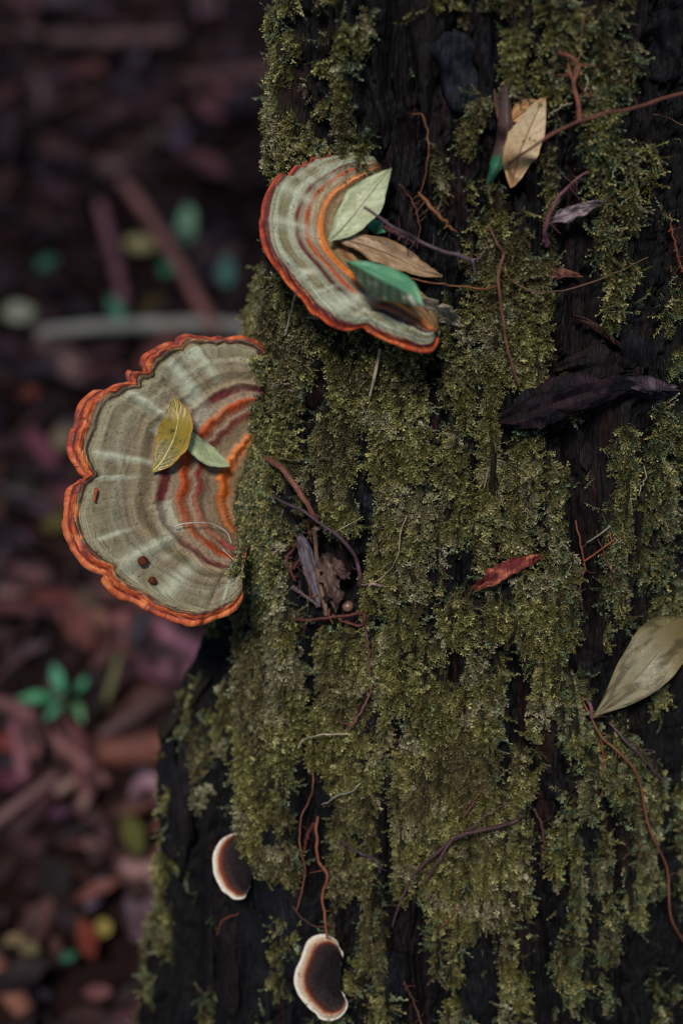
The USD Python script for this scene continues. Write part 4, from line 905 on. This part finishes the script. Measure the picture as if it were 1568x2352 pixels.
twig('straw', 'thin grey straw slanting under the left side of the upper fungus', [(680, 668, 12), (668, 715, 12), (655, 770, 9)], [.45, .4], '#8d8980', cat='plant straw', mat=M_straw, wob=0, sides=6)
twig('straw', 'grey straw lying over the dark furrow on the right', [(1402, 1208, 6), (1376, 1228, 7), (1348, 1246, 5)], [.5, .5], '#8b8580', cat='plant straw', mat=M_straw, wob=0, sides=6)
twig('fibre', 'white wavy fibre in the moss at the far right', [(1478, 1068, 8), (1482, 1095, 9), (1472, 1120, 8), (1466, 1140, 7)], [.4, .35], '#9a9486', cat='plant fibre', mat=M_straw, sides=6)
twig('root', 'branching orange root in the dark furrow on the right', [(1322, 1195, 4), (1330, 1240, 6), (1342, 1300, 6), (1332, 1350, 6), (1336, 1400, 4)], [.55, .6, .5], '#7d4029', cat='root', seed=29, part='main_root',
     branches=[([(1340, 1290, 6), (1380, 1262, 6), (1410, 1240, 4)], [.5, .35]), ([(1405, 1245, 5), (1402, 1225, 4), (1425, 1238, 3)], [.3, .25])])
twig('rootlet', 'faint dark red rootlet beside the branching orange root', [(1368, 1220, 4), (1392, 1290, 5), (1408, 1320, 5), (1400, 1345, 3)], [.4, .4], '#6a3024', cat='root', seed=30)
twig('fibre', 'curved pale fibre on the lower moss plate', [(686, 1720, 8), (700, 1700, 11), (735, 1688, 12), (800, 1688, 9)], [.35, .5, .4], '#b7aa90', cat='plant fibre', mat=M_straw, sides=6)
twig('rootlet', 'pink rootlet slanting down to the curved pale fibre', [(858, 1570, 5), (845, 1600, 7), (825, 1640, 8), (800, 1682, 6)], [.5, .6, .6], '#7d4a48', cat='root', seed=32)
twig('root', 'orange root hanging straight down to the lowest bracket fungus', [(728, 1875, 5), (726, 1920, 9), (732, 1975, 11), (750, 2010, 12), (742, 2050, 12), (744, 2095, 12), (752, 2155, 12)], [.9, .95, .85, .9, .8, .8], '#84492f', cat='root', seed=33)
twig('rootlet', 'thin orange rootlet looping left of the hanging orange root', [(718, 1765, 5), (720, 1800, 8), (706, 1845, 9), (690, 1880, 9), (690, 1940, 9), (700, 2000, 9), (694, 2050, 8), (682, 2090, 5)], [.45, .5, .45], '#7d4c33', cat='root', seed=34)
twig('root', 'short dark red root beside the hanging orange root', [(722, 1890, 4), (706, 1920, 6), (698, 1960, 6)], [1.0, 1.2, .7], '#55231d', cat='root', seed=35)
twig('rootlet', 'dark rootlet curving right under the looping rootlet', [(672, 2085, 4), (695, 2110, 5), (730, 2130, 5), (770, 2128, 4)], [.5, .5], '#4a2620', cat='root', seed=36)
twig('twig', 'dark violet twig slanting into a furrow in the lower middle', [(782, 1932, 6), (830, 1962, 9), (866, 1978, 9), (874, 2005, 6)], [.7, .9, 1.0], '#3f353f', seed=37)
twig('twig', 'long purple twig arching across the lower moss with a pale shoot', [(1196, 1872, 7), (1180, 1890, 10), (1110, 1905, 12), (1050, 1925, 12), (1000, 1962, 11), (950, 2010, 9), (920, 2070, 7), (902, 2130, 5)], [1.4, 1.2, 1.0, 1.0, .9, .7, .5], '#4d323b', seed=38, part='stem',
     branches=[([(1075, 1912, 13), (1040, 1928, 14), (1005, 1980, 13), (975, 2030, 11)], [.4, .7, .5]), ([(1060, 1918, 13), (1090, 1898, 13), (1120, 1870, 11), (1165, 1845, 9)], [.4, .4, .3])])
twig('rootlet', 'short red rootlet above the long purple twig', [(1108, 1805, 5), (1090, 1840, 8), (1064, 1878, 6)], [.8, .7, .5], '#5d2e2a', cat='root', seed=39)
twig('fibre', 'bleached wavy fibre on the moss left of the lower middle', [(740, 1850, 8), (770, 1830, 10), (800, 1822, 10), (828, 1800, 8)], [.4, .5, .4], '#868c7a', cat='plant fibre', mat=M_straw, sides=6)
twig('rootlet', 'thin orange rootlet on the bare bark at the lower left', [(498, 2148, 4), (512, 2115, 6), (548, 2098, 4)], [.35, .3], '#8a4524', cat='root', seed=40, sides=6)
twig('rootlet', 'brown rootlet at the bottom right of the lowest fungus', [(928, 2255, 4), (950, 2300, 6), (970, 2360, 5)], [.6, .5], '#5e3a2c', cat='root', seed=41)
twig('rootlet', 'orange rootlet in the dark bark below the long purple twig', [(1046, 2080, 4), (1038, 2105, 5), (1010, 2135, 4)], [.5, .5], '#74402a', cat='root', seed=42)
twig('rootlet', 'dark red rootlet in the furrow right of the lower moss', [(1228, 1860, 4), (1248, 1920, 6), (1240, 2000, 5)], [.8, .8, .5], '#43252a', cat='root', seed=43)
twig('rootlet', 'orange rootlet at the far right edge above the bark chunk', [(1535, 490, 6), (1550, 560, 8), (1568, 625, 6)], [.5, .55], '#7f452c', cat='root', seed=44)
twig('rootlet', 'thin straight rootlet at the upper right corner below the long root', [(1500, 262, 5), (1530, 268, 6), (1575, 290, 5)], [.4, .4], '#5d4030', cat='root', seed=45)
twig('straw', 'thin olive straw across the moss above the thick root', [(640, 1052, 8), (690, 1058, 9), (758, 1052, 7)], [.4, .5], '#4c4d3c', cat='plant straw', mat=M_straw, sides=6)
twig('rootlet', 'forked pale rootlet on the moss below the upper fungus', [(620, 890, 6), (636, 885, 8), (664, 882, 6)], [.4, .5], '#9a958c', cat='root', mat=M_straw, sides=6)
twig('fibre', 'short pale fibre in the moss above the red chip', [(1122, 1072, 9), (1112, 1120, 7)], [.4, .35], '#a08a70', cat='plant fibre', mat=M_straw, sides=6)

# ------------------------------------------------------------------ the forest floor behind
def gpt(px, py, h=.012):
    return G(np.float64(px), np.float64(py), h)
def ground_leaf(px, py, length, width, ang, c, c2, label, h=.02, tiltv=(0, 0), group=None, seed=0, name='fallen_leaf', rib=None, **kw):
    a = math.radians(ang); dx, dy = math.cos(a) * length / 2, -math.sin(a) * length / 2
    r = np.random.default_rng(seed)
    e0, e1 = r.uniform(-.004, .012, 2)
    m3 = np.array([gpt(px - dx, py - dy, h + e0), gpt(px, py, h + .006), gpt(px + dx, py + dy, h + e1)])
    hw = width / 2 * K * float(project(m3)[2].mean())
    up = unit(np.array([r.uniform(-.4, .4) + tiltv[0], -.35 + r.uniform(-.3, .3) + tiltv[1], 1.0]))
    kw.setdefault('nu', 14); kw.setdefault('nv', 4)
    return leaf(name, label, m3, hw, dict(c=c, c2=c2), cat='leaf', up=up, on_surface=False, seed=seed, rib=rib, group=group, foldL=r.uniform(0, .4), foldR=r.uniform(0, .4), wave=.006, thick=.0006, mat=M_fallen, **kw)
for i, (px, py, L, w, a, c, c2, lb) in enumerate([
    (430, 515, 96, 50, 88, '#7fae88', '#a0c4a0', 'bright pale green leaf on the ground right of the long curved stick'),
    (266, 708, 66, 36, 115, '#4f9070', '#6ca888', 'green leaf standing at the middle of the pale horizontal stick'),
    (384, 614, 46, 36, 60, '#2f7a58', '#3f9068', 'small dark green leaf against the left side of the curved stick'),
    (520, 622, 70, 46, 100, '#4d8a70', '#7a9aa0', 'blue green leaf lying close to the left edge of the trunk'),
    (322, 560, 76, 44, -10, '#a29a6c', '#b9b07f', 'yellowish tan leaf between the two upper sticks'),
    (44, 716, 80, 52, 5, '#c0c0a0', '#a8a890', 'pale cream leaf at the left edge level with the pale stick'),
    (348, 700, 76, 44, 40, '#6a5c38', '#574a30', 'ochre brown leaf just above the pale horizontal stick'),
    (108, 602, 62, 34, 25, '#2f6a50', '#557a70', 'dark green leaf above the pale cream leaf'),
    (306, 1912, 112, 54, 112, '#55542a', '#4a4a26', 'olive green leaf below the seedling beside the trunk foot'),
    (236, 2130, 44, 42, 90, '#94884a', '#7c6c34', 'round bright yellow leaf near the bottom left'),
    (200, 2155, 100, 52, 108, '#6a3022', '#54241e', 'orange red leaf under the round yellow leaf'),
    (158, 2198, 44, 26, 20, '#2a5a46', '#386a54', 'small green leaf left of the orange red leaf'),
    (218, 2052, 90, 40, 65, '#54485a', '#5f525c', 'lilac leaf above the round yellow leaf'),
    (345, 2110, 130, 92, 50, '#5c4650', '#4a3a44', 'broad dusky pink leaf against the foot of the trunk'),
    (366, 1965, 56, 40, 80, '#5a3836', '#644444', 'dull red leaf beside the olive leaf at the trunk foot'),
    (378, 2040, 44, 50, 90, '#5f5a64', '#4c4852', 'pale lilac scrap at the edge of the trunk foot'),
    (34, 2160, 52, 34, 30, '#8a7a58', '#6a5a40', 'tan leaf at the lower left edge'),
    (66, 2180, 60, 34, -20, '#5a5440', '#6e6448', 'dull olive tan leaf right of the tan leaf at the lower left edge'),
    (225, 2280, 68, 36, 5, '#7a4f50', '#5f3f42', 'dusty pink leaf near the bottom edge'),
    (140, 1868, 62, 40, 15, '#4c2e40', '#3c2e40', 'magenta purple leaf below the crossed sticks'),
    (175, 1930, 60, 28, 35, '#6a3f3a', '#5a3a3c', 'reddish leaf below the magenta leaf'),
    (22, 1790, 44, 100, 85, '#5f2f42', '#4a2836', 'wine red leaf at the left edge under the thin stick'),
    (12, 1705, 40, 70, 80, '#7a3a38', '#5f3030', 'brick red leaf at the left edge below the big pink root'),
    (40, 1330, 120, 50, -12, '#6e3a3c', '#5a3436', 'large reddish leaf on the big pink root at the left'),
    (45, 1245, 60, 40, 60, '#6a4a5a', '#54404e', 'dusty violet leaf left of the large bracket fungus'),
    (225, 1200, 70, 36, 20, '#4a3a44', '#3a3038', 'dark violet leaf close under the large bracket fungus'),
    (225, 1350, 60, 40, 10, '#5a4a70', '#4a3f5a', 'bluish violet leaf beneath the rim of the large fungus'),
    (150, 1000, 80, 60, 70, '#8a7a62', '#6f6450', 'blurred beige leaf left of the orange rim'),
    (40, 1130, 60, 80, 90, '#3c4030', '#2f3428', 'dark olive leaf at the left edge beside the fungus'),
    (70, 905, 50, 40, 20, '#7a3f30', '#5f3028', 'rust coloured leaf left above the large fungus'),
    (200, 300, 100, 40, 0, '#33282c', '#3f3036', 'dark brown leaf in the upper left dimness'),
    (265, 255, 90, 44, 20, '#53383c', '#46323a', 'dull red leaf in the upper left dimness'),
    (400, 270, 40, 30, 0, '#6a5654', '#5a4a4a', 'small greyish leaf in the upper middle dimness'),
    (355, 320, 44, 40, 90, '#6a6450', '#54503f', 'olive grey leaf above the bright pale green leaf'),
    (412, 320, 40, 56, 90, '#5f4a5c', '#54405a', 'violet leaf right of the olive grey leaf'),
    (150, 1195, 120, 50, 15, '#5a5228', '#4a4424', 'mustard coloured leaf under the left rim of the large fungus'),
    (478, 12, 60, 50, 40, '#7a5f66', '#6a545c', 'pinkish pale leaf at the top beside the trunk')]):
    ground_leaf(px, py, L, w, a, c, c2, lb, seed=200 + i)
PAL = ['#2b1f22', '#43292b', '#6a4244', '#80525a', '#3b3844', '#5c4c56', '#261d20', '#75463f', '#52333a', '#34303a', '#5a3a34', '#8a6a66']
r5 = np.random.default_rng(55)
for i in range(150):
    py = r5.uniform(-40, 2380); px = r5.uniform(-40, 660 if py < 1000 else 520)
    L = r5.uniform(80, 190) * (0.75 if py < 700 else 1.0)
    c, c2 = PAL[r5.integers(len(PAL))], PAL[r5.integers(len(PAL))]
    kind_ = 'violet' if c in ('#3b3844', '#5c4c56', '#34303a') else 'reddish' if c in ('#6a4244', '#80525a', '#75463f', '#8a6a66') else 'dark brown'
    ground_leaf(px, py, L, L * r5.uniform(.2, .5), r5.uniform(-30, 210), c, '#241a1d', f'{kind_} fallen leaf, one of many lying blurred on the forest floor', h=r5.uniform(.004, .045), seed=400 + i, group=f'{kind_} fallen leaves on the forest floor', nu=10, nv=3, name='litter_leaf')
def stick(name, label, pts, r_mm, col, cat='stick', seed=0, h=.02, rough=.2):
    p3 = np.array([gpt(p[0], p[1], (p[2] if len(p) > 2 else h)) for p in pts])
    v, f, u = tube(p3, np.atleast_1d(r_mm) / 1000., 10, 40, rough, seed)
    c = 1.35 * lin(col) * (.45 + 1.1 * fbm(v * np.array([50, 50, 50]), 3, seed)[:, None])
    p = put('/World', name, v, f, M_twig, c, base=p3.mean(0))
    prim = stage.GetPrimAtPath(p); UsdGeom.Xformable(prim).AddTranslateOp().Set(Gf.Vec3d(*map(float, p3.mean(0)))); tag(prim, label, cat)
for i, a in enumerate([
    ('long curved pinkish brown stick on the ground beyond the large fungus', [(283, 418, .05), (330, 480, .05), (395, 580, .045), (450, 680, .04), (495, 760, .03)], [7, 7.5, 7, 7], '#7d5048'),
    ('short pinkish stick left of the long curved stick', [(230, 470, .03), (258, 570, .035), (286, 695, .035)], [7, 7, 6.5], '#6f444a'),
    ('pale grey stick lying horizontally behind the large fungus', [(85, 764, .03), (190, 754, .03), (290, 748, .03), (440, 744, .03), (600, 752, .03)], [7, 7.5, 8, 8, 7], '#8a867c'),
    ('reddish brown branch, lower of the two big ones by the trunk', [(230, 1730, .03), (330, 1722, .035), (440, 1705, .04), (560, 1690, .03)], [13, 15, 15, 13], '#4c2a22'),
    ('thin reddish stick slanting down below the seedling', [(-40, 1600, .03), (60, 1640, .035), (130, 1700, .035), (190, 1750, .03), (250, 1800, .02)], [5.5, 6, 6, 6, 5], '#5a3a3a'),
    ('thin brown stick rising right from the lower left edge', [(-30, 1905, .02), (47, 1845, .025), (130, 1782, .02)], [5, 5, 4.5], '#5f4544'),
    ('short pale brown stick above the magenta leaf', [(128, 1822, .02), (165, 1798, .022), (205, 1773, .02)], [5, 5], '#6d5650'),
    ('dusky pink upright stick at the left edge under the seedling', [(34, 1660, .03), (48, 1730, .03), (56, 1800, .02)], [6, 6], '#6a424a'),
    ('dim horizontal stick near the top left', [(120, 88, .03), (240, 92, .035), (410, 84, .03)], [11, 12, 10], '#4c3634'),
    ('dim reddish branch under the top left stick', [(420, 190, .03), (540, 170, .03), (680, 165, .03)], [12, 13, 12], '#42292a'),
    ('wine red root left of the fungus rim', [(75, 1000, .02), (110, 1050, .025), (160, 1150, .02)], [9, 9, 8], '#5f2f3e'),
    ('brown stick at the very bottom left corner', [(-20, 2200, .02), (20, 2270, .025), (60, 2330, .02)], [9, 10, 8], '#6a4436'),
    ('pale pink curved root below the olive leaf at the trunk foot', [(285, 1985, .03), (310, 2000, .03), (350, 1996, .03), (420, 1980, .03)], [7, 8, 8, 7], '#664c4a'),
    ('curled pink bark strip next to the trunk stub', [(308, 1840, .02), (318, 1812, .05), (345, 1796, .065), (368, 1810, .06), (376, 1845, .03)], [6, 7, 7, 6], '#6c505a'),
    ('olive stalk leaning right of the seedling', [(225, 1640, .02), (250, 1590, .04), (275, 1500, .06)], [4, 4, 3], '#4c4a30'),
    ('dim brown stick between the seedling and the trunk', [(230, 1690, .02), (300, 1650, .025), (380, 1600, .02)], [6, 6], '#3f2d2f'),
    ('dark stick crossing behind the upper left of the large fungus', [(40, 840, .02), (150, 830, .02), (280, 800, .02)], [6, 6], '#40282c'),
    ('dim slanting stick left of the bright pale green leaf', [(150, 1050, .02), (210, 950, .02), (290, 860, .02)], [6, 7], '#38262a')]):
    stick('stick', *a, seed=600 + i)
bp3 = np.array([gpt(*q) for q in [(-60, 1312, .03), (110, 1365, .035), (230, 1405, .04), (330, 1465, .045), (440, 1530, .05), (600, 1640, .04)]])
bv, bf, bu = tube(bp3, np.array([14, 15, 17, 25, 33, 38]) / 1000., 20, 90, .35, 640)
bv = bv + (fbm(bv * np.array([40, 40, 40]), 4, 641) - .5)[:, None] * np.array([0, -.004, .012])
bn = fbm(bv * 38, 4, 642); bn2 = sstep(.45, .6, fbm(bv * np.array([22, 60, 60]), 3, 643))[:, None]
bc = np.stack([np.interp(bu + (bn - .5) * .35, [0, .25, .38, .55, .7, 1], [lin(h)[k] for h in ('#8a4440', '#743c38', '#544a38', '#7c4c48', '#7a5060', '#6c4c5c')]) for k in range(3)], 1)
bc = (bc * (1 - bn2) + lin('#281d20') * bn2) * (.6 + .8 * bn[:, None])
fb = Thing('fallen_branch', 'big mottled pinkish branch lying behind the large fungus and the trunk', 'branch', bp3.mean(0))
put(fb, 'wood', bv, bf, M_litter, bc)
for q, (a_, b_) in enumerate([(2, (300, 1380, .10)), (1, (95, 1290, .07))]):
    kv, kf, _ = tube(np.array([bp3[a_], (bp3[a_] + gpt(*b_)) / 2 + [0, 0, .01], gpt(*b_)]), np.array([.009, .006, .003]), 8, 14, .3, q)
    put(fb, 'broken_side_branch', kv, kf, M_litter, lin('#46302f'))
r6 = np.random.default_rng(66)
for i in range(11):
    t_b = r6.uniform(0, .75); px = -40 + 620 * t_b + r6.uniform(-60, 60); py = 1315 + 210 * t_b ** 1.3 + r6.uniform(-70, 90)
    ground_leaf(px, py, r6.uniform(60, 120), r6.uniform(22, 46), r6.uniform(-40, 200), PAL[r6.integers(len(PAL))], PAL[r6.integers(len(PAL))], 'dark fallen leaf, one of many scattered over the big mottled branch', h=r6.uniform(.03, .075), seed=700 + i, group='dark leaves scattered over the big branch', nu=10, nv=3, name='litter_leaf')

sd = Thing('seedling', 'small bright green seedling with five leaves on the forest floor', 'seedling', gpt(150, 1605, 0.0))
zs2 = lambda x, y, h: gpt(.36 * x, 1191.7 + .36 * y, h)
sv, sf, _ = tube(np.array([zs2(450, 1190, 0.0), zs2(430, 1160, .03), zs2(420, 1140, .055)]), np.array([.0016, .0013]), 8, 12)
put(sd, 'stem', sv, sf, M_twig, lin('#4a5a34'))
for i, (b, m, tp, w, c) in enumerate([((405, 1125), (370, 1030), (338, 925), 48, '#4f9c78'), ((370, 1140), (240, 1138), (105, 1150), 52, '#3f8a60'), ((485, 1110), (520, 1055), (552, 1000), 40, '#3f7a5c'),
                                       ((390, 1165), (340, 1225), (285, 1290), 44, '#4a8c64'), ((475, 1175), (510, 1240), (530, 1310), 44, '#5f8458')]):
    m3 = np.array([zs2(*b, .056), zs2(*m, .07), zs2(*tp, .066)])
    V, F, u, v, q, Nv, side = leaf_mesh(m3, w * .36 * K * .95, unit(np.array([0, -.5, 1.])), nu=16, nv=5, foldL=.15, foldR=.15, seed=i)
    put(sd, 'leaf', V, F, M_leaf, leaf_colour(u, v, side, c, c2='#3f8a62', seed=i))

def build_litter():
    UsdGeom.PointInstancer.Define(stage, '/World/leaf_litter')
    protos, r = [], np.random.default_rng(9)
    for i, c in enumerate(['#2e2326', '#3f2d2e', '#4a363a', '#35303a', '#241d20', '#553c38']):
        m3 = np.array([[-.022, 0, 0], [0, 0, .003], [.022, 0, 0]])
        V, F, u, v, *_ = leaf_mesh(m3, .010, np.array([0, 0, 1.]), nu=8, nv=2, foldL=r.uniform(0, .5), foldR=r.uniform(0, .5), wave=.01, seed=i, thick=.0005)
        protos.append(put('/World/leaf_litter', 'leaf_scrap', V, F, M_litter, lin(c) * .7))
    for i, c in enumerate(['#3a2826', '#2a2022', '#574040']):
        V, F, u = tube(np.array([[-.03, 0, 0], [0, .003, .002], [.03, -.002, 0]]), np.array([.0018, .0022, .0015]), 6, 8, .3, i)
        protos.append(put('/World/leaf_litter', 'twig_scrap', V, F, M_litter, lin(c) * 1.0))
    n = 9000
    x, y = r.uniform(-1.5, 1.0, n), r.uniform(-.3, 3.2, n)
    keep = ~((np.abs(x - .1) < .1) & (y < .5))
    x, y = x[keep], y[keep]; n = len(x)
    z = ground_h(x, y) + r.uniform(.001, .014, n)
    q = quats(unit(np.stack([r.normal(0, .35, n), r.normal(0, .35, n), np.ones(n)], 1)), r.uniform(0, 6.28, n))
    instancer('/World/leaf_litter', protos, r.integers(0, len(protos), n), np.stack([x, y, z], 1), q, r.uniform(.5, 1.5, n))
    tag(stage.GetPrimAtPath('/World/leaf_litter'), 'dark scraps of leaves and twigs covering the forest floor', 'leaf litter', kind='stuff')
build_litter()

# ------------------------------------------------------------------ the trees whose crowns shade the spot (overhead, above the picture)
HOLE = np.array([-0.02, 0.46, 0.62])
def forest_tree(base, reach, label, seed):
    r = np.random.default_rng(seed)
    t = Thing('forest_tree', label, 'tree', base)
    b = np.asarray(base, float)
    v, f, _ = tube(np.array([b + [0, 0, -.05], b + [.03, .02, .9], b + [-.03, .05, 2.0], b + [.05, 0, 3.6]]), np.array([.16, .11, .09, .03]), 14, 40, .2, seed)
    put(t, 'trunk', v, f, M_bark, lin('#1d1815'))
    for k in range(5):
        e = np.array([*reach, 2.2]) + [r.uniform(-.9, .9), r.uniform(-.9, .9), r.uniform(-.1, .8)]
        st = b + [0, 0, r.uniform(1.5, 2.6)]
        v, f, _ = tube(np.array([st, st * .5 + e * .5 + [0, 0, .25], e]), np.array([.035, .022, .008]), 8, 20, .15, seed + k)
        put(t, 'limb', v, f, M_bark, lin('#1d1815'))
    n = 3800
    c = np.stack([reach[0] + r.normal(0, .95, n), reach[1] + r.normal(0, .95, n), 2.35 + r.gamma(2.0, .22, n)], 1)
    axis = HOLE + SUN * ((c[:, 2] - HOLE[2]) / SUN[2])[:, None]
    d = np.linalg.norm((c - axis)[:, :2], axis=1)
    c = c[d > .46 + .12 * r.random(n)]
    n = len(c)
    a = unit(np.stack([r.normal(0, 1, n), r.normal(0, 1, n), r.normal(-.2, .35, n)], 1)); s2 = unit(np.cross(a, [0, 0, 1])); L = r.uniform(.05, .085, n)[:, None]
    V = np.stack([c - a * L, c + s2 * L * .42 + [0, 0, .008], c + a * L, c - s2 * L * .42 + [0, 0, .008]], 1).reshape(-1, 3)
    q = np.arange(n)[:, None] * 4
    F = np.vstack([q + [0, 1, 2], q + [0, 2, 3]])
    g = np.repeat(r.uniform(.6, 1.3, (n, 1)), 4, 0)
    put(t, 'crown', V, F, M_leaf, lin('#4a5c33') * g, smooth=False)
for i, (b, rc, lb) in enumerate([((-2.6, .6, 0), (-2.2, -.4), 'slender forest tree left of the clearing with leafy boughs overhead'),
                                 ((2.0, 2.6, 0), (1.5, 1.9), 'slender forest tree behind the mossy trunk with a spreading crown'),
                                 ((2.3, -.6, 0), (1.1, .2), 'slender forest tree right of the mossy trunk with low leafy boughs'),
                                 ((-1.2, -2.2, 0), (-.4, -1.3), 'slender forest tree behind the viewpoint with leafy boughs overhead')]):
    forest_tree(b, rc, lb, 800 + i)
